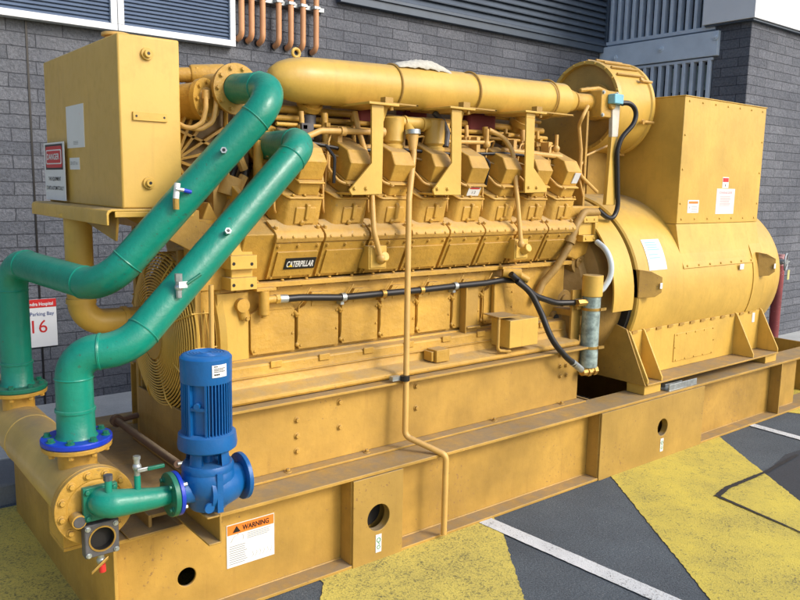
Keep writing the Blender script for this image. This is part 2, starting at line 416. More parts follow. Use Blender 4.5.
# ---- right building
rb = thing('annex_building', (9, 1.6, 0), 'dark brick corner of the building to the right, under a white fascia', 'building')
part('brick_front', M().box(8.3, 24, 1.45, 1.75, 0, 3.72), BRX, rb)
part('brick_pier', M().box(8.29, 8.6, 1.452, 1.86, 0, 3.72), BRY, rb)
part('lower_wall', M().box(8.31, 8.6, 1.86, 3.39, 0, 1.1), BRY, rb)
part('fascia', M().box(8.20, 24, 1.38, 1.98, 3.72, 5.5), FASC, rb, .004)
part('fascia', M().box(8.22, 24, 1.40, 1.96, 3.70, 3.715), LOUVD, rb)
tb = thing('window_beam', (8.3, 2.6, 3.46), 'pale blue steel beam with bolts between the two barred windows', 'beam')
zt = at(600, 48, 'x', 8.24).z; zb_ = at(629, 66, 'x', 8.24).z
part('beam', M().box(8.24, 8.5, 1.8, 3.39, zb_, zt), BEAMM, tb, .004)
for u, v in ((615,58),(661,49),(716,37)):
    q = at(u, v, 'x', 8.24); part('bolt_boss', M().cyl((8.242, q.y, q.z), (8.225, q.y, q.z), .035, n=20).hexbolt((8.226, q.y, q.z), -X, .016, .015), BEAMM, tb)
def fins(name, z0, z1, n, label, blind=False):
    t = thing(name, (8.35, 2.6, z0), label, 'window')
    part('frame', M().box(8.26, 8.36, 1.86, 3.39, z0, z0+.04).box(8.26, 8.36, 1.86, 3.39, z1-.03, z1).box(8.27, 8.36, 3.33, 3.39, z0+.04, z1-.03), FIN, t, .003)
    part('glass', M().box(8.5, 8.51, 1.87, 3.39, z0, z1), GLS, t)
    m_ = M()
    for i in range(n):
        y = 1.9+(3.36-1.9)*i/(n-1); m_.box(8.262, 8.345, y-.019, y+.019, z0+.03, z1-.02)
    part('fins', m_, FIN, t, .003)
    if blind: part('roller_blind', M().box(8.49, 8.495, 2.0, 2.55, z1-.32, z1-.04), flat('pale_blind', (.45,.55,.52), .7), t)
fins('barred_window', zt+.02, 5.4, 15, 'upper window behind blue-grey vertical fins, over the steel beam')
fins('barred_window', 1.1, zb_-.012, 15, 'lower window behind vertical fins with a pale blind, under the steel beam', True)

# ---- standpipe at the far right
wq = at(786, 262, 'y', 1.13)
hx = wq.x-.0
bp = at(773, 335, 'y', 1.28)
st = thing('standpipe', (bp.x, 1.28, .14), 'maroon and white standpipe with a hand wheel, beside the round end of the alternator', 'standpipe')
part('pipe', M().cyl((bp.x,1.28,.13),(bp.x,1.28,wq.z-.06), .058, n=24), MR, st)

part('valve_body', M().cyl((bp.x,1.28,wq.z-.07),(bp.x,1.28,wq.z+.07), .05, n=20).cyl((bp.x,1.28,wq.z),(hx,1.20,wq.z), .045, n=20), flat('faded_red_paint', (.45,.25,.25), .5), st)
part('hand_wheel', M().torus((hx,1.13,wq.z), (.3,-1,0), .095, .010).box(hx-.085,hx+.085,1.125,1.135,wq.z-.008,wq.z+.008).cyl((hx,1.12,wq.z),(hx,1.21,wq.z),.028), STL, st)
part('tag', M().box(hx+.0,hx+.05,1.10,1.106,wq.z-.20,wq.z-.09), flat('manila_tag',(.5,.48,.2),.6), st)

# ---- parking bay sign on the wall
a = at(58, 345, 'y', 3.385); b = at(58, 298, 'y', 3.385); a0 = at(18, 348, 'y', 3.385)
sx0, sx1, sz0, sz1 = a0.x, a.x, a.z, b.z
sg = thing('parking_sign', ((sx0+sx1)/2, 3.39, sz0), 'white parking bay 16 sign with a red heading on the brick wall', 'sign')
part('board', M().box(sx0, sx1, 3.386, 3.3995, sz0, sz1), WHT, sg)
H_ = sz1-sz0; W_ = sx1-sx0; cx = (sx0+sx1)/2
part('heading_band', M().box(sx0, sx1, 3.3835, 3.3865, sz1-H_*.17, sz1).mat(1).text('Alexandra Hospital', (cx, 3.3835, sz1-H_*.13), X, Z, H_*.07, width=W_*.84, bold=.02), [REDI, WHT], sg)
part('lettering', M().text('Car Parking Bay', (cx+.005, 3.386, sz1-H_*.34), X, Z, H_*.075, width=W_*.84, bold=.01).mat(1).text('16', (cx+.018, 3.386, sz1-H_*.70), X, Z, H_*.27), [flat('navy_ink',(.04,.08,.25),.5), REDI], sg)

# ================================================================== SKID
SH = .476
sk = thing('equipment_skid', (4, .85, 0), 'long yellow steel I-beam skid carrying the whole generator set', 'skid')
SX0, SX1 = .94, 7.6
rail = M().box(SX0, SX1, 0, .22, SH-.018, SH).box(SX0, SX1, .0, .22, 0.001, .018).box(SX0, 6.86, .10, .114, .018, SH-.018)
rail.box(1.985+.03, 2.03+.0, .0, .0999, .0181, SH-.0181) if False else None
hole1 = at(378, 517, 'y', 0); hole2 = at(662, 427, 'y', 0); hole0 = at(187, 577, 'y', .1)
rail = M().box(SX0, SX1, 0, .22, SH-.018, SH).box(SX0, SX1, .0, .22, 0.001, .018)
rail.holeplate(SX0, 7.02, .018, SH-.018, .10, .114, hole0.x, hole0.z, .042)
part('front_rail', rail, YELD, sk, .003)
part('rear_rail', M().box(SX0, SX1, 1.48, 1.70, SH-.018, SH).box(SX0, SX1, 1.48, 1.70, .001, .018).box(SX0, 7.02, 1.586, 1.60, .018, SH-.018), YELD, sk, .003)
pL0, pL1 = 2.085, 2.398; pR0 = at(600,440,'y',0).x; pR1 = at(702.5,410,'y',0).x
for x0, x1, h, r in ((pL0, pL1, hole1, .070), (pR0, pR1, hole2, .062)):
    p = part('lifting_plate', M().holeplate(x0, x1, .001, SH-.02, -.006, .008, h.x, h.z, r).rev([(.008, r-.0005), (.04, r-.0005), (.04, r+.012), (.008, r+.012)], (h.x, 0, h.z), Y, 40).mat(1).cyl((h.x,.092,h.z),(h.x,.088,h.z),r+.010,n=32), [YELP, DRK], sk, .002)  # dark disc paints in the unlit inside of the hole
    sgn = M().box(h.x-.018, h.x+.018, -.0085, -.0065, h.z-r-.115, h.z-r-.02)
    sgn.mat(1).torus((h.x, -.0088, h.z-r-.05), Y, .011, .0022, 20, 6).tube([(h.x, -.0088, h.z-r-.063), (h.x+.004, -.0088, h.z-r-.075)], .002, 6).torus((h.x, -.0088, h.z-r-.088), Y, .009, .002, 20, 6)
    part('lifting_sticker', sgn, [WHT, GRNI], p)
    for xe in (x0-.004, x1+.004-.012):
        part('stiffener', M().box(xe, xe+.012, .008, .0995, .0185, SH-.0185), YELD, sk, .002)
x_ = at(777, 400, 'y', .02).x
part('stiffener', M().box(x_, x_+.014, .004, .0995, .0185, SH-.0185), YELD, sk, .002)
part('weld_seam', M().tube([(SX0+.01,.099,.0195),(1.9,.0985,.0195),(3.4,.099,.0195),(5.0,.0985,.0195),(7.0,.099,.0195)], .0045, 6), YELD, sk)
part('end_plate', M().box(.925, .939, .004, 1.70, .001, SH-.002), YELD, sk, .003)
part('end_plate', M().box(SX1-.014, SX1, .22, 1.48, .001, SH-.002), YELD, sk, .003)
part('deck_plate', M().box(.94, 1.9, .222, 1.478, SH-.02, SH-.004), YELB, sk)  # dusty brown, with shade also put into the colour
part('cross_channel', M().box(1.08, 1.094, .03, 1.4, SH+.001, SH+.06).box(1.094, 1.16, .03, 1.4, SH+.046, SH+.06), YELB, sk, .002)
for x in (1.9, 2.9, 4.25, 5.6): part('cross_member', M().box(x, x+.02, .115, 1.585, .02, SH-.02), YELD, sk)
# pump bracket channel cantilevered over the flange
bx1 = at(222, 530, 'y', -.29).x; bz1 = at(222, 517, 'y', -.29).z-.004; bz0 = at(222, 543, 'y', -.29).z; bzt = at(209, 515, 'y', -.275).z-.004
part('pump_bracket', M().box(bx1-.055, bx1, -.29, .20, bz0, bz0+.008).box(bx1-.009, bx1, -.29, .20, bz0+.008, bzt).box(bx1-.06, bx1-.009, -.29, .20, bzt-.008, bzt), YELD, sk, .003)
part('pump_support_plate', M().box(.98, bx1-.062, -.02, .30, SH+.001, SH+.009), YELB, sk, .002)
# WARNING label
w00 = at(227, 569, 'y', .098); w11 = at(274, 512.5, 'y', .098)
wx0, wx1 = w00.x, w11.x; wz1 = at(227, 526, 'y', .098).z; wz0 = w00.z
wl = M().box(wx0, wx1, .0965, .0995, wz0, wz1)
Hh = wz1-wz0; Ww = wx1-wx0
wl.mat(1).box(wx0+.003, wx1-.003, .0955, .0966, wz1-Hh*.24, wz1-.003)
wl.mat(2).text('WARNING', (wx0+Ww*.6, .0955, wz1-Hh*.185), X, Z, Hh*.115, width=Ww*.56, bold=.02)
tx = wx0+Ww*.2; wl.prism([(tx-.02, .0955, wz1-Hh*.2), (tx+.02, .0955, wz1-Hh*.2), (tx, .0955, wz1-Hh*.05)], (0, -.0008, 0))
wl.mat(3)
for i in range(9): wl.box(wx0+.012, wx0+Ww*(.36+.06*random.random()), .0958, .0964, wz0+.014+i*.0105, wz0+.0175+i*.0105)
for i in range(4): wl.box(wx0+Ww*.42, wx0+Ww*(.85+.07*random.random()), .0958, .0964, wz1-Hh*.3-i*.008, wz1-Hh*.3-i*.008+.003)
for i in range(6):
    q = wx0+Ww*(.5+.08*i); wl.tube([(q, .096, wz0+.02), (q+.012, .096, wz0+.032+.01*(i % 2)), (q+.006, .096, wz0+.05)], .0008, 5)
wl.tube([(wx0+.02,.096,wz0+.12),(wx0+.035,.096,wz0+.145),(wx0+.055,.096,wz0+.15),(wx0+.06,.096,wz0+.165)], .0012, 5).tube([(wx0+.08,.096,wz0+.12),(wx0+.085,.096,wz0+.14),(wx0+.075,.096,wz0+.145)], .0012, 5)
part('warning_label', wl, [WHT, ORG, INK, GINK], sk, label='white label with an orange WARNING heading')

# ================================================================== ENGINE
en = thing('diesel_engine', (3, .85, SH), 'long yellow V-type diesel engine with eight rocker covers along its side', 'engine')
EX0, EX1 = 1.70, 4.17
xe = at(578, 372, 'y', .25).x; x0r = 1.52
sup = M().box(x0r, xe, .25, .262, SH+.014, .842).box(x0r, xe+.02, .185, .262, SH+.001, SH+.0135).box(x0r, xe+.03, .185, .34, .842, .856).box(xe-.012, xe, .262, 1.44, SH+.014, .842)
for u, v in ((297,420),(297,436),(297,451),(339.5,402),(339.5,427),(416,386),(416,408),(560,355),(560,366),(560,376),(566,354),(566,365),(566,375)):
    q = at(u, v, 'y', .248); sup.hexbolt((q.x, .249, q.z), -Y, .012, .011)
for u, v in ((285,470),(358,448),(487,418),(552,401)):
    q = at(u, v, 'z', SH+.015); sup.cyl((q.x, .222, SH+.012), (q.x, .222, SH+.018), .018, n=14).cyl((q.x,.222,SH+.018),(q.x,.222,SH+.032),.011,n=6)
part('base_rail', sup, YELD, en, .003)
part('rear_base_rail', M().box(x0r, xe, 1.44, 1.452, SH+.002, .842).box(x0r, xe, 1.40, 1.51, .8425, .856), YELD, en)
# oil pan : rounded rail and sloping sides
pan = M(); prof = [(.27,.857),(.243,.862),(.236,.874),(.238,.888),(.252,.897),(.335,.905),(.345,.912),(.358,.95),(.360,1.008),(.368,1.016),(.43,1.02),(.43,1.03),(1.27,1.03),(1.27,.857)]
pan.prism([(1.56, y, z) for y, z in prof], (EX1-.08-1.56, 0, 0)).box(1.60,EX1-.1,.3445,.36,.956,.962)
for i in range(9):
    x = 1.83+i*.284
    if x < 4: pan.box(x, x+.065, .350, .362, .990, 1.0245)
x = at(434, 352, 'y', .33).x; pan.box(x-.05, x+.05, .25, .34, .905, .975).box(x-.07, x-.052, .27, .34, .91, .965)
part('oil_pan', pan, YELC, en, .004)
# crankcase
blk = M().box(EX0, EX1, .462, 1.24, 1.028, 1.40)
# front housing plates left of the first cover
part('crankcase', blk, YELC, en, .004)
seam = [at(u, 330, 'y', .45).x for u in (248, 294.5, 338, 377, 414, 449, 478)]
def casecover(x0, x1):
    m_ = M(); zb, zs, ztp = 1.045, 1.262, 1.335; g = .007
    pts = [(x0+g+.012, zb), (x1-g, zb), (x1-g, zs), (x1-g-.05, ztp), (x0+.10, ztp+.004), (x0+g+.045, zs+.01), (x0+g, zs-.01), (x0+g, zb+.03)]
    m_.prism([(x, .436, z) for x, z in pts], (0, .0255, 0))
    for x, z in ((x0+.028, zb+.02), (x1-.02, zb+.09), (x1-.02, zs-.03)): m_.cyl((x, .4365, z), (x, .430, z), .007, n=8)
    # half-round boss at the head of the cover
    cx_ = (x0+x1)/2+.03
    m_.prism([(cx_+.075*math.cos(t), .431, 1.265+.075*math.sin(t)) for t in [PI*i/12 for i in range(13)]], (0, .0045, 0))
    return m_
for i in range(6):
    part('crankcase_cover', casecover(seam[i]+.0, seam[i]+ (seam[i+1]-seam[i])), YELC, en, .003)
part('crankcase_cover', casecover(seam[6]+.02, seam[6]+.30), YELC, en, .003)
# small curved pipes beside each seam, holding the hose clamps
for i in range(1, 7):
    x = seam[i]
    part('oil_jet_line', M().tube([(x+.006,.436,1.075),(x+.012,.434,1.12),(x+.012,.434,1.22),(x+.012,.428,1.27),(x+.085,.428,1.365)], .0038, 8, .03).sphere((x+.004,.434,1.072), .011, 10).cyl((x-.005,.445,1.245),(x+.0,.42,1.225), .011, n=10), YELC, en)
# ledge above the crankcase
led = M().box(EX0-.02, EX1+.02, .415, .47, 1.382, 1.408)
for i in range(18): led.hexbolt((1.78+i*.142, .44, 1.382), -Z, .008, .007)
for i in range(18): led.cyl((1.80+i*.142, .431, 1.4085), (1.80+i*.142, .431, 1.419), .009, n=6)
part('deck_ledge', led, YELC, en, .004)
# tilted bank frame
SA, CA = .454, .891
def T(x, a, b): return V((x, .45-SA*a+CA*b, 1.42+CA*a+SA*b))
def tb_(m_, x0, x1, a0, a1, b0, b1, dx=0, ch=0):
    """box in the tilted bank frame"""
    return m_.hexa([T(x0,a0,b0),T(x1,a0,b0),T(x1,a0,b1),T(x0,a0,b1),T(x0+dx,a1,b0+ch),T(x1+dx,a1,b0+ch),T(x1+dx,a1,b1),T(x0+dx,a1,b1)])
nA = T(0,0,-1)-T(0,0,0)
bank = M(); tb_(bank, EX0, EX1, -.02, .249, .018, .42)
part('cylinder_bank', bank, YELC, en, .006)
bank2 = M().hexa([(EX0,1.26,1.40),(EX1,1.26,1.40),(EX1,.86,1.40),(EX0,.86,1.40),(EX0,1.42,1.75),(EX1,1.42,1.75),(EX1,1.0,1.95),(EX0,1.0,1.95)])
part('far_cylinder_bank', bank2, YELC, en)
S0 = 1.852
def sidecover():
    m_ = M(); g = .010
    tb_(m_, S0+g, S0+.284-g, .0, .205, .0, .0182)
    tb_(m_, S0+g+.022, S0+.284-g-.012, .018, .160, -.010, .0005)
    for x in (S0+.03, S0+.142, S0+.256):
        for a in (.010, .190): m_.hexbolt(T(x, a, -.0005), nA, .0075, .007)
    for x in (S0+.10, S0+.19):
        for a in (.045, .14): m_.cyl(T(x, a, -.0095), T(x, a, -.0115), .004, n=8)
    return m_
sc0 = part('side_cover', sidecover(), YELC, en, .0025)
covers = [sc0]+[dup(sc0, (.284*k, 0, 0), en) for k in range(1, 8)]
# name plate on the first cover
npx0, npx1 = S0+.085, S0+.262
npm = M(); 
def tq(m_, x0, x1, a0, a1, b0, b1): return tb_(m_, x0, x1, a0, a1, b0, b1)
tq(npm, npx0, npx1, .062, .125, -.0145, -.0105)
npm.mat(1).text('CATERPILLAR', T((npx0+npx1)/2, .076, -.0146), X, T(0,1,0)-T(0,0,0), .034, width=.158, bold=.03, lift=.0012)
npm.mat(2).prism([T(npx0+.018,.0765,-.0165), T(npx0+.048,.0765,-.0165), T(npx0+.033,.092,-.0165)], nA*.0006)
part('name_plate', npm, [INK, WHT, flat('yellow_ink', (.8,.55,.02), .4)], covers[0], label='black name plate with white CATERPILLAR lettering')
# rounded dusty rail at the top of the covers, one per cylinder
def toprail():
    m_ = M(); g = .006
    prof = [(.205,.018),(.205,.004),(.214,-.006),(.238,-.008),(.252,.002),(.262,.030),(.266,.07),(.266,.13)]
    n = 8
    m_.prism([T(S0+g, a, b) for a, b in prof], (.284-2*g, 0, 0))
    for x in (S0+.035, S0+.10, S0+.17, S0+.245): m_.sphere(T(x, .244, -.004), .008, 8)
    for x in (S0+.02, S0+.26): m_.cyl(T(x, .262, .045), T(x, .280, .045), .011, n=6)
    return m_
DUSTY = paint('dusty_cast_yellow', (.58, .35, .08), .55, .22, bmp=1.0, dust=(.42,.34,.2), dustamt=1.0, chips=(.33,.27,.19))
tr0 = part('head_deck_rail', toprail(), DUSTY, en, .004)
for k in range(1, 8): dup(tr0, (.284*k, 0, 0), en)
# cylinder heads
HX = S0+.085
def loft(m_, r0_, r1_):
    n = len(r0_); return m_.add(r0_+r1_, [tuple(range(n-1,-1,-1)), tuple(range(n,2*n))]+[(i,(i+1)%n,n+(i+1)%n,n+i) for i in range(n)])
def head():
    m_ = M(); w = .198
    def ring(a, x0, x1, b0, c=.052): return [T(x0,a,b0), T(x1,a,b0), T(x1,a,.46), T(x0-c,a,.46), T(x0-c,a,b0+.10), T(x0-c*.35,a,b0+.012)]
    loft(m_, ring(.252, HX+.012, HX+w-.008, .066), ring(.392, HX+.028, HX+w+.006, .112))      # lower casting with its chamfered flank
    m_.hexa([T(HX+.045,.275,.064),T(HX+w-.035,.275,.064),T(HX+w-.035,.275,.09),T(HX+.045,.275,.09),T(HX+.052,.355,.090),T(HX+w-.028,.355,.090),T(HX+w-.028,.355,.12),T(HX+.052,.355,.12)])
    m_.hexa([T(HX+.100,.30,.060),T(HX+.124,.30,.060),T(HX+.124,.30,.08),T(HX+.100,.30,.08),T(HX+.108,.372,.084),T(HX+.130,.372,.084),T(HX+.130,.372,.12),T(HX+.108,.372,.12)])
    m_.cyl(T(HX+.088,.283,.075), T(HX+.088,.281,.056), .013, n=14)
    loft(m_, ring(.392, HX+.018, HX+w+.014, .104), ring(.402, HX+.018, HX+w+.014, .108))
    loft(m_, ring(.403, HX+.066, HX+w-.016, .126, .03), ring(.470, HX+.070, HX+w-.012, .132, .03))
    for x in (HX+.034, HX+.10, HX+w+.0): m_.cyl(T(x,.402,.119), T(x,.415,.120), .009, n=6)
    m_.cyl(T(HX+.07,.44,.28), T(HX+.02,.44,.28), .032, n=16).cyl(T(HX-.03,.30,.22), T(HX-.055,.30,.22), .030, n=16)
    return m_
def rocker():
    m_ = M(); x0, x1 = HX+.052, HX+.194
    def ring(a, b0, b1, i=0, dx=0): return [T(x0+i+dx,a,b0+i), T(x1-i+dx,a,b0+i), T(x1-i+dx,a,b1-i), T(x0+i+dx,a,b1-i)]
    m_.hexa(ring(.470,.122,.44,-.006)+ring(.481,.122,.44,-.006))
    r0_ = ring(.481,.142,.42); r1_ = ring(.578,.148,.42,0,.006)
    m_.add(r0_+r1_, [(0,1,5,4),(1,2,6,5),(2,3,7,6),(3,0,4,7),(3,2,1,0)])
    r2_ = [T(x0+.008,.622,.215), T(x1-.002,.622,.215), T(x1-.002,.610,.40), T(x0+.008,.610,.40)]
    m_.add(r1_+r2_, [(0,1,5,4),(1,2,6,5),(2,3,7,6),(3,0,4,7),(4,5,6,7)])
    return m_
heads = []; h0 = part('cylinder_head', head(), YELC, en, .006); part('rocker_cover', rocker(), YELC, h0, .014)
heads = [h0]+[dup(h0, (.284*k, 0, 0), en) for k in range(1, 8)]
def tieloop():
    m_ = M(); h = HX+.284
    m_.tube([T(h+.02,.56,.30), T(h+.0,.50,.24), T(h+.015,.475,.150), T(h+.07,.468,.118)], .0075, 8, .04)
    m_.tube([T(h-.005,.40,.22), T(h-.002,.62,.30), T(h+.02,.665,.33), T(h+.10,.665,.36), T(h+.12,.60,.38)], .0055, 8, .03)
    return m_
tl0 = part('fuel_line', tieloop(), YELL, en)
for k in range(1, 7): dup(tl0, (.284*k, 0, 0), en)
# label on the last rocker and sixth head
lb = M(); tb_(lb, HX+.284*7+.06, HX+.284*7+.15, .490, .50, .1425, .148); 
lb = M().add([T(HX+.284*7+.12,.592,.150), T(HX+.284*7+.185,.592,.150), T(HX+.284*7+.183,.627,.205), T(HX+.284*7+.12,.627,.205)], [(0,1,2,3)])
lb2 = M(); tb_(lb2, HX+.284*7+.13, HX+.284*7+.185, .50, .572, .138, .1440)
lbm = M(); lbm.add(lb2.v, lb2.f); part('service_label', lbm, WHT, heads[7])
l6 = M(); tb_(l6, HX+.284*4+.07, HX+.284*4+.165, .410, .465, .1255, .1285); l6.mat(1); tb_(l6, HX+.284*4+.08, HX+.284*4+.155, .454, .463, .1240, .1256); l6.mat(2).text('1 2', T(HX+.284*4+.118,.424,.1252), X, T(0,1,0)-T(0,0,0), .018)
part('service_label', l6, [WHT, REDI, INK], heads[4])

# engine valley: exhaust manifold lagging, rails, conduits
val = M().box(1.85, 4.1, .86, 1.0, 1.9, 2.18)
part('valley_casting', val, SHADEC, en, .01)
for k in range(8):
    x = HX+.1+.284*k; em = M()
    em.tube([T(x,.42,.44), T(x,.50,.50)+V((0,.02,.02)), (x, .86, 2.18)], .05, 14, .06)
    part('exhaust_branch', em, SHADEC, en)
part('exhaust_lagging', M().box(3.36, 3.60, .60, .78, 2.20, 2.35), RED, en, .02)
part('exhaust_lagging', M().box(2.52, 2.66, .60, .78, 2.22, 2.36), RED, en, .02)
part('exhaust_lagging', M().box(2.90, 3.06, .64, .78, 2.24, 2.35), RED, en, .02)
part('exhaust_shield', M().box(1.98, 4.0, .80, .815, 1.98, 2.44), SHADEC, en, .004)
for z_, y_, r__ in ((2.225,.60,.015),(2.275,.64,.022),(2.335,.66,.012),(2.19,.55,.010)):
    part('transfer_pipe', M().tube([(1.98,y_,z_),(2.45,y_-.01,z_+.004),(2.9,y_+.01,z_),(3.5,y_-.01,z_+.006),(4.08,y_,z_)], r__, 12), YELC, en)
for k_, x_ in enumerate((2.12,2.26,2.44,2.60,2.74,3.12,3.28,3.44,3.62,3.78,3.92)):
    part('pipe_clip', M().box(x_-.012,x_+.012,.50,.66,2.17+.02*(k_%3),2.19+.02*(k_%3)).cyl((x_,.52,2.08),(x_,.54,2.26),.013+.006*(k_%2),n=12).cyl((x_,.53,2.16),(x_,.535,2.19),.026,n=6), YELC if k_%3 else YELL, en)
part('charge_riser', M().tube([(2.2,.86,2.2),(2.2,.66,2.24),(2.2,.56,2.34)], .055, 18, .08).cyl((2.2,.60,2.30),(2.2,.58,2.32),.07,n=20), YELC, en)
part('charge_riser', M().tube([(3.82,.86,2.2),(3.82,.66,2.24),(3.82,.56,2.36)], .065, 18, .08).cyl((3.82,.60,2.30),(3.82,.58,2.33),.08,n=20), YELC, en)
part('inlet_manifold', M().cyl((1.95,.86,2.30),(4.15,.86,2.30), .12, n=24), SHADEC, en); part('intake_duct', M().box(1.95,4.2,1.02,1.1,1.9,2.46), SHADEC, en)
fr = M().tube([(1.90,.42,2.115),(2.05,.42,2.115),(2.16,.42,2.16),(2.52,.42,2.175)], .016, 12, .06)
fr.cyl((2.50,.42,2.175),(2.56,.42,2.175),.026,n=12).cyl((1.99,.42,2.115),(2.03,.42,2.115),.026,n=12).cyl((2.28,.42,2.165),(2.31,.42,2.165),.024,n=12)
fr.tube([(1.9,.52,2.085),(4.12,.52,2.12)], .019, 12).tube([(1.9,.50,2.035),(4.12,.50,2.07)], .013, 10)
for x in (2.3, 2.72, 3.3, 3.62, 3.95): fr.box(x-.014, x+.014, .45, .52, 2.0, 2.19)
fr.tube([(3.02,.45,2.15),(3.36,.45,2.16)], .012, 10).tube([(3.5,.44,2.12),(4.05,.44,2.10)], .017, 10)
for x in (3.36, 3.72, 4.0): fr.sphere((x,.44,2.15), .024, 10).cyl((x,.44,2.15),(x,.44,2.24),.011,n=10)
part('fuel_rail', fr, YELL, en)
part('engine_harness', M().tube([(1.95,.47,2.115),(2.1,.44,2.10),(2.35,.44,2.07),(2.7,.44,2.09),(3.1,.45,2.08),(3.5,.43,2.10),(4.0,.45,2.09)], .010, 8, .1).tube([(2.19,.42,2.09),(2.22,.38,2.03),(2.215,.38,1.9)], .009, 8, .03).tube([(3.0,.42,2.08),(3.03,.36,2.0),(3.04,.40,1.85)], .008, 8, .03).tube([(3.28,.42,2.09),(3.32,.37,2.04),(3.33,.41,1.9)], .008, 8, .03), BLK, en)
for k in range(8):
    x = 1.93+.284*k
    part('head_water_branch', M().tube([T(x-.055,.36,.30), T(x-.06,.45,.33), T(x-.05,.56,.40)], .024, 12, .05).cyl(T(x-.055,.35,.295), T(x-.056,.37,.303), .034, n=14), YELC, en)
    part('fuel_return_line', M().tube([T(x-.02,.30,.14), T(x-.045,.33,.12), T(x-.05,.44,.17), T(x-.045,.52,.24)], .006, 8, .03), YELL, en)
rnd = random.Random(3)
for k in range(8):
    x = 1.93+.284*k
    part('injector_line', M().tube([(x,.50,2.075),(x+.02,.46,2.05),(x+.08+rnd.random()*.03,.42,2.03),(x+.13,.42,2.06),(x+.15,.44,1.96)], .0065, 8, .03), YELB, en)
    part('air_shutoff', M().cyl((x+.09,.60,2.05),(x+.09,.56,2.17),.032,n=14).box(x+.05,x+.13,.58,.66,2.0,2.10), SHADEC, en, .004)
part('vent_hose', M().tube([(2.95,.46,2.31),(3.0,.44,2.26),(3.03,.43,2.20),(3.01,.42,2.12)], .017, 10, .04), GRAYC, en)
part('sensor_cluster', M().box(2.10,2.17,.50,.56,2.12,2.20).cyl((2.2,.6,2.15),(2.2,.6,2.25),.04), GRAYC, en)

# charge pipe with bands and brackets
pa = at(296, 80, 'y', .52); pb = at(560, 100.5, 'y', .52); dpipe = (pb-pa).normalized()
R_ = .1165
lp = (pb-pa).length
cp = M().rev([(-.16,.0),(-.155,.03),(-.14,.055),(-.10,.083),(-.04,.103),(.03,R_-.003),(.10,R_),(.35,R_+.002),(lp*.55,R_+.002),(lp*.56,R_-.002),(lp,R_-.006),(lp+.004,R_-.02),(lp+.10,R_-.045),(lp+.11,.06),(lp+.11,0)], pa, dpipe, 56)
pipe = part('charge_air_pipe', cp, YEL, en, 0, ang=50)
def on_pipe(u): # distance along pipe where its axis shows at u
    best = min(range(400), key=lambda i: abs(proj(pa+dpipe*(i/400*lp))[0]-u)); return best/400*lp
def proj(p):
    d = V(p)-CAM; w = d.dot(fw); return 400+F*d.dot(rt)/w, 300-F*d.dot(up)/w
BY = .275
for u, poly in ((389, [(372,104),(384,104),(382,194),(352,195),(349.5,190),(372,163)]), (467.5, [(452,110),(462,110.5),(461,195),(434.5,195),(433,190),(452,163)]), (545, [(526.5,118),(535,118.5),(534,168),(547,187),(547,192),(525,193)])):
    m_ = M(); pts = [at(a, b, 'y', BY) for a, b in poly]
    xs = [p.x for p in pts]; topz = max(p.z for p in pts)
    for p in pts:
        if p.z > topz-.04: p.z = topz
    m_.prism(pts, (0, .012, 0))
    s0 = on_pipe(u); pc = pa+dpipe*s0
    xt0 = min(p.x for p in pts if p.z == topz); xt1 = max(p.x for p in pts if p.z == topz)
    shx0, shx1 = xt0-.03, xt1+.085
    m_.box(shx0, shx1, BY-.02, .60, pc.z-R_-.014, pc.z-R_-.002)
    m_.prism([(xt1-.002, BY+.01, pc.z-R_-.014), (xt1+.075, BY+.06, pc.z-R_-.014), (xt1+.065, BY+.06, pc.z-R_-.03), (xt1-.002, BY+.01, pc.z-R_-.12)], (0, .008, 0))
    m_.hexa([(xt0,BY,min(topz,pc.z-R_-.016)-.0),(xt1,BY,min(topz,pc.z-R_-.016)),(xt1,BY+.012,min(topz,pc.z-R_-.016)),(xt0,BY+.012,min(topz,pc.z-R_-.016)),(xt0,BY,pc.z-R_-.014),(xt1,BY,pc.z-R_-.014),(xt1,BY+.012,pc.z-R_-.014),(xt0,BY+.012,pc.z-R_-.014)])
    low = [p for p in pts if p.z < topz-.5] or pts
    zl = min(p.z for p in pts)
    xl = [p.x for p in pts if p.z < zl+.05]
    for x in (min(xl)+.03, (min(xl)+max(xl))/2): m_.hexbolt((x, BY, zl+.035), -Y, .009, .008)
    m_.box(min(xl)+.01, max(xl)-.01, BY+.012, .47, zl+.0, zl+.012)
    b_ = part('pipe_bracket', m_, YEL, en, .002)
    bn = M().torus(pc, dpipe, R_+.006, .006, 48, 6).box(xt1-.0, xt1+.05, BY-.012, BY+.03, pc.z-R_-.001, pc.z-R_+.028).box(pc.x-.006, pc.x+.006, BY+.0, pc.y, pc.z-R_-.004, pc.z-R_+.004).box(min(xt1,pc.x)-.004, max(xt1+.02,pc.x)+.006, BY, BY+.012, pc.z-R_-.003, pc.z-R_+.005).cyl((xt1+.05,BY,pc.z-R_-.014),(xt1+.05,BY,pc.z-R_-.035),.009,n=6)
    part('pipe_band', bn, YELD, pipe)
pe = pa+dpipe*(lp+.10)
part('lifting_eye', M().torus(pa+V((.0,0,R_+.015)), Y, .02, .008, 20, 8), YEL, pipe)
bxp = pe+V((.0,0,0))
part('charge_elbow', M().cyl(pe, pe+dpipe*.24, .058, n=28).cyl(pe+dpipe*.02, pe+dpipe*.04, .066).box(pe.x+.20, pe.x+.38, pe.y-.11, pe.y+.10, pe.z-.095, pe.z+.085).cyl(pe+V((.30,-.11,-.01)), pe+V((.30,-.135,-.01)), .03).tube([pe+V((.1,.0,.08)), pe+V((.3,.0,.11)), pe+V((.42,.0,.09))], .015, 10, .05), YELC, en, .006)
for dx in (.215, .365):
    for dz in (-.08, .07): part('flange_bolt', M().hexbolt(pe+V((dx,-.111,dz)), -Y, .009, .008), STL, en)

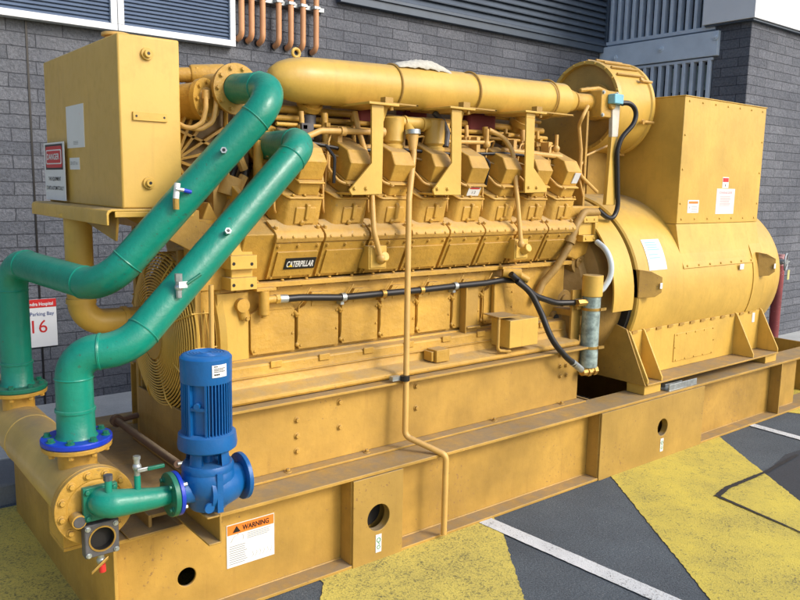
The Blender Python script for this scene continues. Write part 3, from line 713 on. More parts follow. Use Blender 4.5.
# breather pipes rising from two rocker covers with a cross pipe
for (u, v) in ((393, 117), (434, 119)):
    x = at(u, v+25, 'y', .47).x; zt_ = at(u, v, 'y', .47).z
    m_ = M().rev([(0,.052),(.10,.050),(.115,.062),(.13,.062),(.14,.050),(.155,.062),(.165,.060),(zt_-1.98-.01,.060),(zt_-1.98,.05),(zt_-1.98,0)], (x,.47,1.98), Z, 32)
    part('breather_pipe', m_, YEL, en)
xa = at(393,125,'y',.47).x; xb = at(434,125,'y',.47).x; zc = at(415,124,'y',.47).z
xd = at(411,130,'y',.40).x
part('breather_crossover', M().cyl((xa,.47,zc),(xb,.47,zc+.005),.034,n=24).cyl((xa+.07,.47,zc),(xa+.085,.47,zc),.041,n=24).cyl((xb-.10,.47,zc),(xb-.085,.47,zc),.041,n=24).cyl((xd,.43,zc-.01),(xd,.39,zc-.075),.018,.036,n=20), YEL, en)
zd = at(411,132,'y',.385).z
part('filler_neck', M().cyl((xd,.385,zd+.012),(xd,.383,zd-.012),.042,n=28), STL, en)
# long dipstick tube
pt = [(xd,.385,zd-.02),(xd-.01,.36,zd-.12),(at(409,200,'y',.30).x,.30,at(409,200,'y',.30).z),(at(406,385,'y',.16).x,.16,at(406,385,'y',.16).z),(at(405,436,'y',.15).x,.15,at(405,436,'y',.15).z)]
pt += [tuple(at(446,455,'y',-.03)), (at(446,455,'y',-.03).x,-.03,.03)]
part('dipstick_tube', M().tube(pt, .0165, 16, [.05,.1,.3,.045,.04]).cyl((xd,.385,zd-.012),(xd-.008,.37,zd-.10),.034,.020,n=20), YELL, en)
q = at(405,378,'y',.16)
part('tube_clamp', M().cyl((q.x,.16,q.z-.014),(q.x,.16,q.z+.014),.026,n=18).mat(1).box(q.x-.075,q.x-.02,.17,.20,q.z-.012,q.z+.012), [BLK, STL], en)
# conduits dropping to square junction boxes on two covers
for pts, bx in (([(355,112,.47),(358,128,.44),(367,158,.42),(372,196,.36),(374,232,.30),(381,258,.29)], (377.5,257.5)), ([(489,130,.45),(504,137,.42),(513,152,.38),(517,195,.32),(521,244,.28)], (521,249))):
    q = at(bx[0], bx[1], 'y', .33)
    t = part('junction_box', M().box(q.x-.062,q.x+.058,.325,.42,q.z-.062,q.z+.062).box(q.x-.055,q.x+.05,.318,.3255,q.z-.054,q.z+.054).cyl((q.x+.012,.32,q.z-.004),(q.x+.012,.275,q.z+.012),.034,.026,n=20), YEL, en, .004)
    P3 = [at(a, b, 'y', y) for a, b, y in pts]
    part('conduit', M().tube(P3, .0145, 14, .12).sphere(P3[-1], .024, 12), YELL, en)
# small box with lid beside the flywheel end
fz0 = at(525,346,'y',.2).z; fz1 = at(525,319,'y',.2).z; fx0 = at(510,333,'y',.2).x; fx1 = at(538,333,'y',.2).x
cb = part('control_box', M().box(fx0, fx1, .20, .36, fz0, fz1), YEL, en, .003)
part('lid_plate', M().hexa([(fx0-.09,.21,fz1+.022),(fx0+.09,.21,fz1+.016),(fx0+.12,.37,fz1+.016),(fx0-.06,.37,fz1+.022),(fx0-.09,.21,fz1+.028),(fx0+.09,.21,fz1+.022),(fx0+.12,.37,fz1+.022),(fx0-.06,.37,fz1+.028)]), YELD, cb)
part('box_bracket', M().tube([(fx0-.07,.23,fz1+.02),(fx0-.07,.23,fz0-.01),(fx0+.04,.23,fz0-.025)], .011, 8, .03).box(fx0-.20,fx0-.19,.38,.435,.98,1.32).box(fx0-.185,fx0-.08,.40,.412,.98,1.30).box(fx0-.189,fx0-.08,.37,.41,1.045,1.055).box(fx0-.2,fx0-.08,.37,.41,.965,.975), YELD, cb, .003)
part('funnel', M().prism([(fx0+.06,.40,1.10),(fx0+.17,.40,1.10),(fx0+.12,.40,1.34),(fx0+.06,.40,1.34)], (0,.03,0)), YELC, en, .006)

# front end of engine : housings, fan, brackets
part('front_housing', M().box(1.62, 1.70, .47, 1.24, .90, 1.42).rev([(0,.0),(0,.30),(.10,.32),(.12,.30)], (1.50,.85,1.13), X, 48), YELC, en, .008)
x1_ = at(250,330,'y',.44).x; x0_ = at(218,330,'y',.44).x
fp = M().box(x0_, x1_-.004, .445, .60, 1.0, at(235,293,'y',.445).z)
fp.box(x1_-.002, seam[0]-.002, .452, .60, 1.02, 1.36)
part('front_plate', fp, YEL, en, .004)
q = at(241,305,'y',.44); q2 = at(245,318,'y',.44)
part('cover_boss', M().tube([(q.x,.447,q.z),(q2.x,.447,q2.z)], .03, 18).cyl((q.x,.45,q.z),(q.x,.412,q.z),.034,n=20).hexbolt((q2.x,.42,q2.z),-Y,.01,.01), YELC, en)
q = at(205,330,'y',.50)
part('pulley_housing', M().cyl((q.x+.0,.54,.90),(q.x+.0,.54,1.72),.075,n=32), YELC, en, .008)
part('edge_pipe', M().tube([at(211,285,'y',.40), at(212,352,'y',.40), at(212,400,'y',.40)], .012, 10), YELL, en)
# twin flanged bracket with dark holes
for v0, v1 in ((255,270),(277,291)):
    a = at(231,v1,'y',.36); b = at(257,v0,'y',.36)
    m_ = M().box(a.x, b.x, .36, .50, a.z, b.z+.0)
    m_.mat(1)
    for u in (234, 252): p = at(u,(v0+v1)/2+1.5,'y',.359); m_.cyl((p.x,.3605,p.z),(p.x,.3585,p.z),.0085,n=12)
    part('front_bracket', m_, [YEL, INK], en, .003)
a = at(229,291,'y',.40); b = at(255,240,'y',.40)
part('front_bracket_block', M().box(a.x+.01, b.x-.015, .395, .60, a.z, b.z), YEL, en, .006)
a = at(222,285,'y',.46); part('front_side_block', M().box(a.x-.12, a.x+.05, .46, .60, 1.38, 1.62).prism([(a.x-.12,.50,1.62),(a.x+.06,.50,1.62),(a.x-.04,.50,1.80)], (0,.2,0)), YELC, en, .006)
part('bank_end_shroud', M().prism([T(1.69,-.02,.02),T(1.69,.40,.06),T(1.69,.40,.45),T(1.69,-.02,.45)], (.03,0,0)), YELC, en, .004)
# elbow fitting feeding the hose
q = at(264,300,'y',.40)
part('hose_elbow', M().cyl((q.x,.40,q.z-.075),(q.x,.40,q.z+.045),.026,n=20).cyl((q.x,.40,q.z-.09),(q.x,.40,q.z-.07),.015,n=8).cyl((q.x,.40,q.z),(q.x+.085,.40,q.z),.020,n=18).cyl((q.x+.06,.40,q.z),(q.x+.085,.40,q.z),.026,n=6).box(q.x-.05,q.x+.06,.38,.45,q.z+.045,q.z+.062), YELC, en, .003)

# upper front: coolant outlets, pump body, ribbed casting
ofl = thing_ = None
E1 = at(237, 89, 'y', .45); E2 = at(268, 146, 'y', .60)
for E, rr, yf in ((E1, .118, .45), (E2, .105, .60)):
    m_ = M().rev([(0,.07),(0,rr),(.022,rr),(.022,.08),(.20,.085),(.36,.11)], (E.x,yf,E.z), Y, 40)
    for k in range(10): th = 2*PI*k/10; m_.hexbolt((E.x+(rr-.02)*math.cos(th),yf,E.z+(rr-.02)*math.sin(th)), -Y, .009, .010)
    part('outlet_flange', m_, YELC, en, .0)
wa = at(172,104,'y',.74); wb = at(207,100,'y',.56); ad = (wb-wa).normalized()
aw = M().rev([(-.05,0),(-.05,.075),(.0,.085),((wb-wa).length-.03,.088),((wb-wa).length-.028,.100),((wb-wa).length,.102),((wb-wa).length+.004,.06),((wb-wa).length+.02,.045),((wb-wa).length+.022,0)], wa, ad, 36)
s_, t_ = perp(ad)
for k in range(8):
    th = 2*PI*k/8; aw.hexbolt(wb+(s_*math.cos(th)+t_*math.sin(th))*.084, ad, .009, .010)
part('jacket_water_pump', aw, YELC, en, .0)
ha, hb2 = at(178,75,'y',.78), at(222,74,'y',.72); hd_ = (hb2-ha).normalized()
part('water_outlet_housing', M().cyl(ha-hd_*.2, hb2, .036, n=24).rev([(0,0),(0,.046),(.012,.05),(.16,.05),(.172,.046),(.172,0)], at(190,75,'y',.77), hd_, 28).box(at(196,70,'y',.72).x, at(220,70,'y',.72).x, .72, .80, at(200,82,'y',.72).z, at(200,67,'y',.72).z), YELC, en, .005)
hs = M()
for i, (du, dv) in enumerate(((0,0),(10,-2))):
    hs.tube([at(206+du,94+dv,'y',.50), at(206+du,108+dv,'y',.47), at(203+du,122,'y',.47), at(190+du,130,'y',.48), at(176,122+i*3,'y',.52)], .011, 10, .05)
    hs.cyl(at(206+du,90+dv,'y',.50), at(206+du,99+dv,'y',.50), .018, n=12)
part('oil_hoses', hs, YELL, en)
g0 = at(178,168,'y',.62); g1 = at(222,108,'y',.62)
gx0, gx1, gz0, gz1 = g0.x-.12, g1.x+.02, g0.z-.10, g1.z+.06
rc = M().mat(1).box(gx0, gx1, .66, .70, gz0, gz1).mat(0); cxr, czr = at(190,142,'y',.62).x, at(190,142,'y',.62).z  # backing darkened: painted shade behind the ribs
hb = at(176, 160, 'y', .62)
for u, v in ((214,110),(224,128),(222,150),(208,172),(186,178),(196,108)):
    e = at(u, v, 'y', .62); d_ = (e-hb).normalized(); pp_ = V((-d_.z,0,d_.x))*.0065
    rc.prism([hb-pp_, e-pp_, e+pp_, hb+pp_], (0, .042, 0))
for a_, b_ in (((178,130),(222,150)),((190,108),(178,132)),((206,172),(224,128))):
    h_ = at(*a_,'y',.62); e = at(*b_,'y',.62); d_ = (e-h_).normalized(); pp_ = V((-d_.z,0,d_.x))*.006
    rc.prism([h_-pp_, e-pp_, e+pp_, h_+pp_], (0, .03, 0))
rc.tube([(gx0,.625,gz1),(gx1,.625,gz1),(gx1,.625,gz0),(gx0,.625,gz0)], .014, 6)
part('ribbed_casting', rc, [YELC, SHADEC], en)
fs = M()
for a_, b_, y in (((218,150),(226,178),.55),((244,176),(226,214),.5),((262,175),(240,206),.48),((232,140),(244,170),.55),((200,230),(206,262),.55),((214,205),(196,236),.55)):
    fs.tube([at(*a_,'y',y), at(*b_,'y',y)], .022, 10)
fs.cyl(at(233,178,'y',.52), at(227,196,'y',.52), .055, n=20).box(1.62,1.72,.52,.58,1.60,1.90)
fs.tube([at(196,205,'y',.6), at(207,222,'y',.6), at(213,240,'y',.6), at(214,262,'y',.6)], .016, 10, .1)
q = at(206,250,'y',.56); fs.box(q.x-.015,q.x+.015,.55,.57,q.z-.12,q.z+.08); q = at(196,262,'y',.58); fs.box(q.x-.09,q.x+.03,.58,.60,q.z-.09,q.z+.06)
part('front_linkage', fs, YELB, en)
part('front_hoses', M().tube([at(246,168,'y',.6), at(238,196,'y',.58), at(214,222,'y',.58), at(200,262,'y',.6), at(196,330,'y',.5), at(197,400,'y',.5)], .024, 12, .15).tube([at(238,160,'y',.62), at(224,195,'y',.62), at(206,214,'y',.62)], .018, 10, .1), BLK, en)
part('front_void_core', M().box(1.72, 1.86, .62, 1.1, 1.40, 2.15), SHADEC, en)

# fan guard and shroud
FX, FY, FZ = 1.43, .85, 1.115
fg = M()
for k in range(20): fg.torus((FX+.06*(k/19)**3, FY, FZ), X, .138+.0147*k, .0048, 64, 5)
for k in range(8):
    th = 2*PI*k/8+.39; fg.tube([(FX+.004, FY+.12*math.cos(th), FZ+.12*math.sin(th)), (FX+.01, FY+.33*math.cos(th), FZ+.33*math.sin(th)), (FX+.05, FY+.418*math.cos(th), FZ+.418*math.sin(th))], .005, 6)
for k in range(5): fg.torus((FX+.065+.022*k, FY, FZ), X, .420, .0038, 64, 5)
for k in range(16): th = 2*PI*k/16; fg.tube([(FX+.04, FY+.422*math.cos(th), FZ+.422*math.sin(th)), (FX+.17, FY+.422*math.cos(th), FZ+.422*math.sin(th))], .004, 5)
g_ = part('fan_guard', fg, YEL, en)
part('guard_hub', M().rev([(0,0),(0,.12),(.012,.128)], (FX-.005,FY,FZ), X, 40), YELD, g_)
fan = M().cyl((FX+.06,FY,FZ),(FX+.16,FY,FZ),.10)
for k in range(7):
    th = 2*PI*k/7; d = V((0,math.cos(th),math.sin(th))); e = V((0,-math.sin(th),math.cos(th)))
    c = V((FX+.11,FY,FZ)); fan.hexa([c+d*.09-e*.05+X*-.03, c+d*.09+e*.05+X*.03, c+d*.38+e*.08+X*.03, c+d*.38-e*.08-X*.03, c+d*.09-e*.05+X*-.024, c+d*.09+e*.05+X*.036, c+d*.38+e*.08+X*.036, c+d*.38-e*.08-X*.024])
part('fan', fan, SHADEC, en)
part('fan_shroud', M().rev([(.16,.445),(.155,.425),(.19,.43),(.19,.46),(.16,.445)], (FX,FY,FZ), X, 64), YEL, en)
part('fan_stand', M().box(FX+.03, FX+.045, .52, 1.17, SH-.003, FZ-.34).box(FX+.045, FX+.20, .52, .535, SH-.003, FZ-.2).box(FX+.045, FX+.20, 1.155, 1.17, SH-.003, FZ-.2).box(FX+.0,FX+.25,.48,1.2,SH-.0035,SH+.01), YELB, en, .004)
part('tank_support', M().box(FX+.06, FX+.09, .46, .50, .86+.0, 1.70).box(FX+.06, FX+.09, 1.24, 1.28, SH, 1.70).prism([(FX-.01,.45,1.71),(FX+.12,.45,1.71),(FX+.12,.45,1.42)], (0,.012,0)).box(FX-.02,FX+.16,.46,1.45,1.66,1.70), YELD, en, .003)

# flywheel end
FW = (4.42, .87, 1.16)
fh = M().rev([(-.28,.0),(-.28,.30),(-.20,.34),(-.12,.47),(-.02,.50),(.14,.52),(.18,.60)], FW, X, 64)
for k in range(24): th = 2*PI*k/24; fh.hexbolt((FW[0]-.10+.0, FW[1]+.485*math.cos(th), FW[2]+.485*math.sin(th)), -X, .013, .012)
for u, v, r in ((575,262,.10),(560,300,.09),(556,332,.055),(572,338,.07),(545,355,.06),(560,245,.08)):
    q = at(u, v, 'y', .50); fh.cyl((q.x,.62,q.z),(q.x,.46,q.z), r, r*.85, n=24).cyl((q.x,.46,q.z),(q.x,.445,q.z), r*.5, n=16)
q = at(556,318,'y',.44); fh.cyl((q.x-.0,.5,q.z),(q.x,.43,q.z),.05)
part('flywheel_housing', fh, YELB, en, .004)
q = at(556,318,'y',.43); part('inspection_port', M().cyl((q.x,.43,q.z),(q.x,.426,q.z),.026), INK, en)
# rear coolant/oil pipe running down
part('rear_oil_pipe', M().tube([at(598,212,'y',.40), at(584,212,'y',.38), at(576,226,'y',.36), at(568,248,'y',.36), at(556,268,'y',.38), at(542,284,'y',.42), at(536,300,'y',.42)], .026, 14, .08).cyl(at(571,237,'y',.36), at(569,243,'y',.36), .038, n=18), YELB, en)
# big rear housing with the machined square bracket
a = at(562,258,'y',.45); b = at(600,206,'y',.45)
part('aftercooler_end', M().prism([at(562,255,'y',.44), at(576,260,'y',.44), at(590,252,'y',.44), at(600,240,'y',.44), at(600,206,'y',.44), at(566,206,'y',.44)], (0,.35,0)), YELC, en, .01)
a = at(583,242,'y',.37); b = at(598.5,216,'y',.37)
sqm = M().box(a.x, b.x, .37, .44, a.z, a.z+.045).box(a.x, b.x, .37, .44, b.z-.045, b.z).box(b.x-.03, b.x, .37, .44, a.z+.045, b.z-.045).box(a.x-.02,b.x-.03,.395,.44,a.z+.045,b.z-.045)
for x in (a.x+.03, b.x-.04):
    for z in (a.z+.022, b.z-.022): sqm.cyl((x,.371,z),(x,.364,z),.009,n=8)
part('sensor_bracket', sqm, YEL, en, .003)
part('rear_ledge', M().box(4.05, 4.40, .42, .9, 1.66, 1.70).box(4.10,4.30,.46,.8,1.42,1.66), YELC, en, .005)
part('rear_post', M().prism([at(606,205,'y',.40), at(615,205,'y',.40), at(618,138,'y',.40), at(612,135,'y',.40)], (0,.03,0)), YEL, en, .003)
part('connector_plate', M().prism([at(612,137,'y',.398), at(618,137,'y',.398), at(620.5,102,'y',.398), at(613,102,'y',.398)], (0,.03,0)), flat('dirty_white_paint',(.6,.58,.5),.5), en, .003)
q = at(617,101,'y',.37)
part('connector', M().box(q.x-.05,q.x+.05,.35,.41,q.z-.02,q.z+.045).cyl((q.x+.05,.38,q.z),(q.x+.09,.38,q.z-.01),.02), flat('pale_blue_plastic',(.20,.50,.62),.4), en, .006)
part('rear_wire', M().tube([at(588,106,'y',.42), at(582,118,'y',.40), at(579,125,'y',.45), at(581,150,'y',.45), at(580,175,'y',.45), at(597,192,'y',.45)], .012, 10, .05).tube([at(607,146,'y',.5), at(585,156,'y',.5), at(578,172,'y',.47), at(583,196,'y',.47)], .008, 8, .05), YELL, en)
part('rear_screen_plate', M().box(4.34, 4.36, .47, 1.3, 1.72, 2.42), YELD, en)

# ================================================================== hoses, canister
hz = thing('hose', (3, .39, 1.3), 'long black rubber hose clipped along the crankcase covers', 'hose')
hp_ = [at(u, v, 'y', y) for u, v, y in ((283,299,.40),(300,297.5,.39),(340,297.5,.385),(383,293.5,.385),(421,290,.385),(455,286,.385),(485,283,.385),(503,280,.385),(514,280.5,.37))]
part('rubber', M().tube(hp_, .0185, 16, .3), BLK, hz)
part('end_ferrule', M().tube([at(275,299,'y',.40), at(287,298.5,'y',.40)], .0215, 16), STL, hz)
for u, v in ((343,297.2),(383,293.5),(421,290),(455,286)):
    q = at(u, v, 'y', .385); part('hose_clip', M().tube([q-X*.013, q+X*.013], .0235, 16).box(q.x-.01,q.x+.01,.39,.43,q.z-.04,q.z-.018), STL if u in (343, 455) else BRS, hz)
q = at(514,272,'y',.36); part('block_fitting', M().cyl((q.x-.06,.40,q.z),(q.x+.03,.33,q.z-.01),.034,n=20).box(q.x-.08,q.x+.15,.38,.42,q.z+.02,q.z+.035).cyl((q.x+.0,.36,q.z),(q.x+.07,.30,q.z-.05),.022,n=16), YELC, hz)
h2 = thing('hose', (3.7, .33, 1.3), 'short black hose from the block to the top of the canister', 'hose')
part('rubber', M().tube([at(u, v, 'y', y) for u, v, y in ((511,274,.33),(522,284,.32),(535,296,.31),(556,303,.30),(577,302.5,.26))], .0195, 16, .25), BLK, h2)
part('end_ferrule', M().tube([at(575,302.5,'y',.26), at(583,302,'y',.24)], .0225, 16), STL, h2)
h3 = thing('hose', (3.7, .30, 1.0), 'black hose sweeping down to the brass fitting under the canister', 'hose')
part('rubber', M().tube([at(u, v, 'y', y) for u, v, y in ((517,281,.31),(531,292,.28),(542,315,.23),(552,341,.165),(566,357,.15),(574,364,.15))], .0195, 16, .25), BLK, h3)
part('end_ferrule', M().tube([at(572,362,'y',.15), at(581,369.5,'y',.17)], .0225, 16), STL, h3)
q0 = at(591.5,372,'y',.22); 
ct, cb0, cm = at(593,275,'y',.22), at(590.5,366,'y',.22), at(592,296,'y',.22)
cn = thing('filter_canister', (cm.x,.22,cb0.z), 'upright weathered metal canister with a yellow cap, in front of the flywheel', 'canister')
rr = .062
part('body', M().cyl((cm.x,.22,cb0.z),(cm.x,.22,cm.z),rr-.003,n=36), CANM, cn, .003)
part('cap', M().cyl((cm.x,.22,cm.z),(cm.x,.22,ct.z),rr+.006,n=36), YEL, cn, .004)
for v in (308.5, 346): z = at(592,v,'y',.22).z; part('band', M().cyl((cm.x,.22,z-.009),(cm.x,.22,z+.009),rr+.002,n=36).box(cm.x+.01,cm.x+.07,.15,.165,z-.008,z+.01), BRS, cn)
part('mounting_plate', M().box(cm.x-.12,cm.x-.03,.285,.30,at(592,346,'y',.22).z-.03,ct.z-.1).box(cm.x-.1,cm.x+.05,.26,.30,1.1,1.14).box(cm.x-.1,cm.x+.0,.30,.55,1.05,1.09), YELD, cn)
zf = cb0.z
part('brass_fitting', M().cyl((cm.x-.09,.20,zf-.025),(cm.x+.06,.20,zf-.02),.024,n=8).cyl((cm.x-.04,.20,zf-.025),(cm.x-.01,.20,zf-.025),.034,n=6).cyl((cm.x+.02,.20,zf-.025),(cm.x+.05,.20,zf-.025),.034,n=6).cyl((cm.x,.22,zf-.02),(cm.x,.22,zf+.01),.028,n=6), BRS, cn)
q = at(581,303,'y',.22); part('side_fitting', M().cyl((q.x-.02,.235,q.z),(cm.x-.05,.225,q.z),.024,n=6), BRS, cn)
part_h = thing('hose', (4.3,.35,1.5), 'pale grey hose curving behind the canister cap', 'hose')
part('rubber', M().tube([at(u, v, 'y', y) for u, v, y in ((597,242,.30),(606,249,.20),(611.5,262,.15),(611,277,.15),(603,289,.17),(600,291,.18))], .019, 16, .2), HOSEG, part_h)
hc = thing('cable', (4.6,.37,2.4), 'black cable looping from the pale blue connector down the yellow post', 'cable')
part('sheath', M().tube([at(u, v, 'y', y) for u, v, y in ((621,103,.37),(631,103,.35),(637,112,.34),(634,124,.34),(621,138,.37),(617,152,.38),(617.5,190,.385),(618,208,.385),(613,219,.385),(606,217,.38),(598,210,.39))], .017, 14, .15), BLK, hc)

# rag on the charge pipe
s0 = on_pipe(418); pc = pa+dpipe*s0
rg = M(); nx, ny = 26, 12
vs = []
for i in range(nx):
    for j in range(ny):
        u_ = i/(nx-1)*2-1; v_ = j/(ny-1)*2-1
        yy = v_*.075; zz_ = math.sqrt(max(0, (R_+.006)**2-yy*yy))
        bmp_ = (1-u_*u_)*(1-abs(v_)**3)*(.028+.018*u_)
        fold = abs(math.sin(u_*7+v_*3))*.010+abs(math.sin(u_*15-v_*6))*.006
        vs.append(pc+V((u_*.20+random.uniform(-.004,.004), yy, zz_+bmp_+fold*(1-u_*u_))))
rg.add(vs, [(i*ny+j, (i+1)*ny+j, (i+1)*ny+j+1, i*ny+j+1) for i in range(nx-1) for j in range(ny-1)])
ro = tag(part('rag', rg, CREAM, None, ang=80), 'crumpled cream rag lying on top of the yellow charge pipe', 'rag')
so = ro.modifiers.new('thick', 'SOLIDIFY'); so.thickness = .004

# ================================================================== AIR CLEANER DRUM
ac = thing('air_cleaner', (4.9, .80, 2.12), 'large round yellow drum housing at the end of the charge pipe', 'air cleaner')
cc = V((4.72, .82, 2.50))
dr = M().rev([(.03,.28),(.03,.298),(.0,.302),(.0,.326),(.03,.333),(.036,.325),(.37,.338),(.38,.35),(.41,.35),(.41,.0)], cc, X, 72)
for k in range(20): th = 2*PI*k/20; dr.hexbolt((cc.x, cc.y+.315*math.cos(th), cc.z+.315*math.sin(th)), -X, .008, .008)
part('drum', dr, YEL, ac, 0)
part('front_disc', M().rev([(.03,.298),(.025,.20),(.022,.19),(.022,.13),(.05,.12),(.05,0)], cc, X, 64), YELD, ac)
sl = M()
for k in range(7):
    th = math.radians(40+k*13)
    d = V((0, -math.cos(th), math.sin(th)))
    p = cc+d*.337; sl.tube([p+X*.05, p+X*.36+d*.008], .009, 6)
sl.mat(1).rev([(.05,.329),(.05,.334),(.36,.345),(.36,.338)], cc, X, 24, math.radians(-62), math.radians(10), ref=(0,0,1))
part('intake_screen', sl, [YELD, flat('dark_mesh',(.06,.05,.035),.7)], ac)
for th in (-18, 32, -75):
    d = V((0, -math.cos(math.radians(th)), math.sin(math.radians(th)))); p = cc+d*.352
    part('latch', M().tube([p+X*.28, p+X*.42], .010, 8).cyl(p+X*.28, p+X*.28+d*.018, .016, n=12), YELL, ac)
part('air_inlet_elbow', M().tube([cc+V((.0,-.1,.06)), cc+V((-.10,-.12,.07)), cc+V((-.30,-.24,-.02))], .055, 20, .1).rev([(0,.06),(0,.13),(.02,.13),(.02,.0)], cc+V((-.01,-.12,.02)), X, 32), YELC, ac)
part('mounting_frame', M().box(4.80, 5.10, .80, 1.10, 1.84, 2.20), YELD, ac)

# ================================================================== ALTERNATOR
al = thing('alternator', (5.6, .87, SH), 'round yellow alternator with a tall square terminal box on top', 'alternator')
BC = V((4.63, .87, 1.16)); BR = .70
part('barrel', M().rev([(.0,.56),(.0,BR-.012),(.012,BR),(.60,BR),(1.79,BR),(1.80,BR-.01),(1.80,.4)], BC, X, 96), YEL, al)
eb = M().rev([(1.80,.655),(2.08,.652),(2.20,.635),(2.30,.59),(2.37,.50),(2.41,.34),(2.42,.0)], BC, X, 80)
part('end_bell', eb, YEL, al)
part('barrel_band', M().rev([(1.60,BR+.001),(1.60,BR+.007),(1.79,BR+.007),(1.79,BR+.001)], BC, X, 96), YEL, al)
# flywheel guard : part ring with a dark slot behind
part('fan_slot', M().rev([(-.03,.6),(-.03,.655),(.0,.66)], BC, X, 80), DRK, al)
def ringplate(a0, a1, x0, x1, r):
    return M().rev([(x0,r-.012),(x0,r),(x1,r),(x1,r-.012),(x0,r-.012)], BC, X, 40, math.radians(a0), math.radians(a1), ref=(0,-1,0))
part('coupling_guard', ringplate(-100, 8, -.26, -.035, .685), YEL, al, .0)
part('coupling_guard_core', M().rev([(-.30,.0),(-.30,.45),(-.24,.56),(-.02,.60)], BC, X, 64), YELB, al)
BXX0, BXX1, BXY = 5.20, 6.41, .27; zs1 = 1.648; zs2 = 1.34
tx = M().box(BXX0, BXX1, BXY, 1.47, zs1, 2.575)
for i in range(7):
    x = BXX0+.06+i*(BXX1-BXX0-.12)/6
    for z in (2.545, zs1+.035): tx.cyl((x, BXY+.001, z), (x, BXY-.006, z), .009, n=8)
for z in (2.3, 2.05, 1.8):
    for x in (BXX0+.03, BXX1-.03): tx.cyl((x, BXY+.001, z), (x, BXY-.006, z), .009, n=8)
tx.box(BXX0-.006, BXX1+.006, BXY-.006, 1.476, 2.575, 2.583)
tbx = part('terminal_box', tx, YEL, al, .005)
ty = M().hexa([(BXX0,.19,zs2),(BXX1,.19,zs2),(BXX1,1.0,zs2),(BXX0,1.0,zs2),(BXX0,BXY+.0,zs1-.002),(BXX1,BXY+.0,zs1-.002),(BXX1,1.4,zs1-.002),(BXX0,1.4,zs1-.002)])
ty = M(); pr_ = []
for i in range(9):
    t = i/8; z = zs2+(zs1-.002-zs2)*t; pr_.append((.188+(BXY+.003-.188)*(t**.7), z))
pr_ = [(.181, zs2-.02), (.186, zs2)]+pr_[1:]+[(1.2, zs1-.002), (1.2, zs2-.02)]
ty.prism([(BXX0+.001, y, z) for y, z in pr_], (BXX1-BXX0-.002, 0, 0))
for i in range(8): x = BXX0+.05+i*(BXX1-BXX0-.1)/7; ty.cyl((x, .187, zs2+.0), (x, .178, zs2-.0), .009, n=8)
part('box_skirt', ty, YEL, al, .004)
# stickers on terminal box
def sticker(u0, v0, u1, v1, y, parent, mats, fn=None, name='label', d=.0015, label=None):
    a = at(u0, v1, 'y', y); b = at(u1, v0, 'y', y); c = at(u0, v0, 'y', y)
    x0, x1, z0, z1 = a.x, b.x, a.z, c.z
    m_ = M().box(x0, x1, y-d, y+.002, z0, z1)
    if fn: fn(m_, x0, x1, z0, z1, y-d)
    return part(name, m_, mats, parent, label=label)
def f1(m_, x0, x1, z0, z1, y):
    w, h = x1-x0, z1-z0; m_.mat(1).text('DANGER', ((x0+x1)/2, y, z1-h*.2), X, Z, h*.09, width=w*.7)
    for i in range(9): m_.box(x0+w*.2, x1-w*(.2+.08*random.random()), y-.0008, y, z1-h*(.32+i*.045), z1-h*(.30+i*.045))
def f2(m_, x0, x1, z0, z1, y):
    w, h = x1-x0, z1-z0; m_.mat(1).box(x0+w*.08, x1-w*.08, y-.0008, y, z1-h*.28, z1-h*.1); m_.mat(2)
    for i in range(6): m_.box(x0+w*.35, x1-w*.12, y-.0008, y, z0+h*(.12+i*.09), z0+h*(.15+i*.09))
    m_.box(x0+w*.15, x0+w*.22, y-.0008, y, z0+h*.35, z0+h*.5)
sticker(715,188.5,735,214, BXY, tbx, [WHT, PNK], f1, 'danger_label')
def f3(m_, x0, x1, z0, z1, y):
    w, h = x1-x0, z1-z0; m_.mat(1).box(x0+w*.05, x1-w*.05, y-.0008, y, z1-h*.45, z1-h*.08); m_.mat(2).box(x0+w*.45, x1-w*.45, y-.0008, y, z0+h*.15, z0+h*.35)
sticker(722,177,729,188, BXY, tbx, [WHT, REDI, INK], f3, 'small_danger_label')
sticker(687,200,699,213, BXY, tbx, [WHT, ORG, GINK], f2, 'warning_label')
# pale label wrapped on the barrel
lb = M(); 
for i in range(9):
    for j, x in enumerate((0, 1)):
        pass
c0 = []
th0, th1 = math.radians(14), math.radians(33)
for i in range(9):
    th = th0+(th1-th0)*i/8; d = V((0, -math.cos(th), math.sin(th)))
    c0 += [BC+d*(BR+.0025)+X*(.14), BC+d*(BR+.0025)+X*(.36)]
lb.add(c0, [(2*i, 2*i+1, 2*i+3, 2*i+2) for i in range(8)])
lb.mat(1)
for th_, a_, b_ in ((30.5,.17,.30),(29,.17,.31),(27.5,.18,.30),(26,.17,.32),(23,.17,.28),(21,.17,.30)):
    d0 = V((0, -math.cos(math.radians(th_)), math.sin(math.radians(th_)))); d1 = V((0, -math.cos(math.radians(th_+.6)), math.sin(math.radians(th_+.6))))
    lb.add([BC+d0*(BR+.004)+X*a_, BC+d0*(BR+.004)+X*b_, BC+d1*(BR+.004)+X*b_, BC+d1*(BR+.004)+X*a_], [(0,1,2,3)])
part('instruction_label', lb, [LBL, flat('pale_teal_ink',(.28,.55,.62),.5)], al)
d = V((0,-1,.10)).normalized()
for u0_, v0_, ww in ((741,271,.05),(665,292,.03)):
    pass
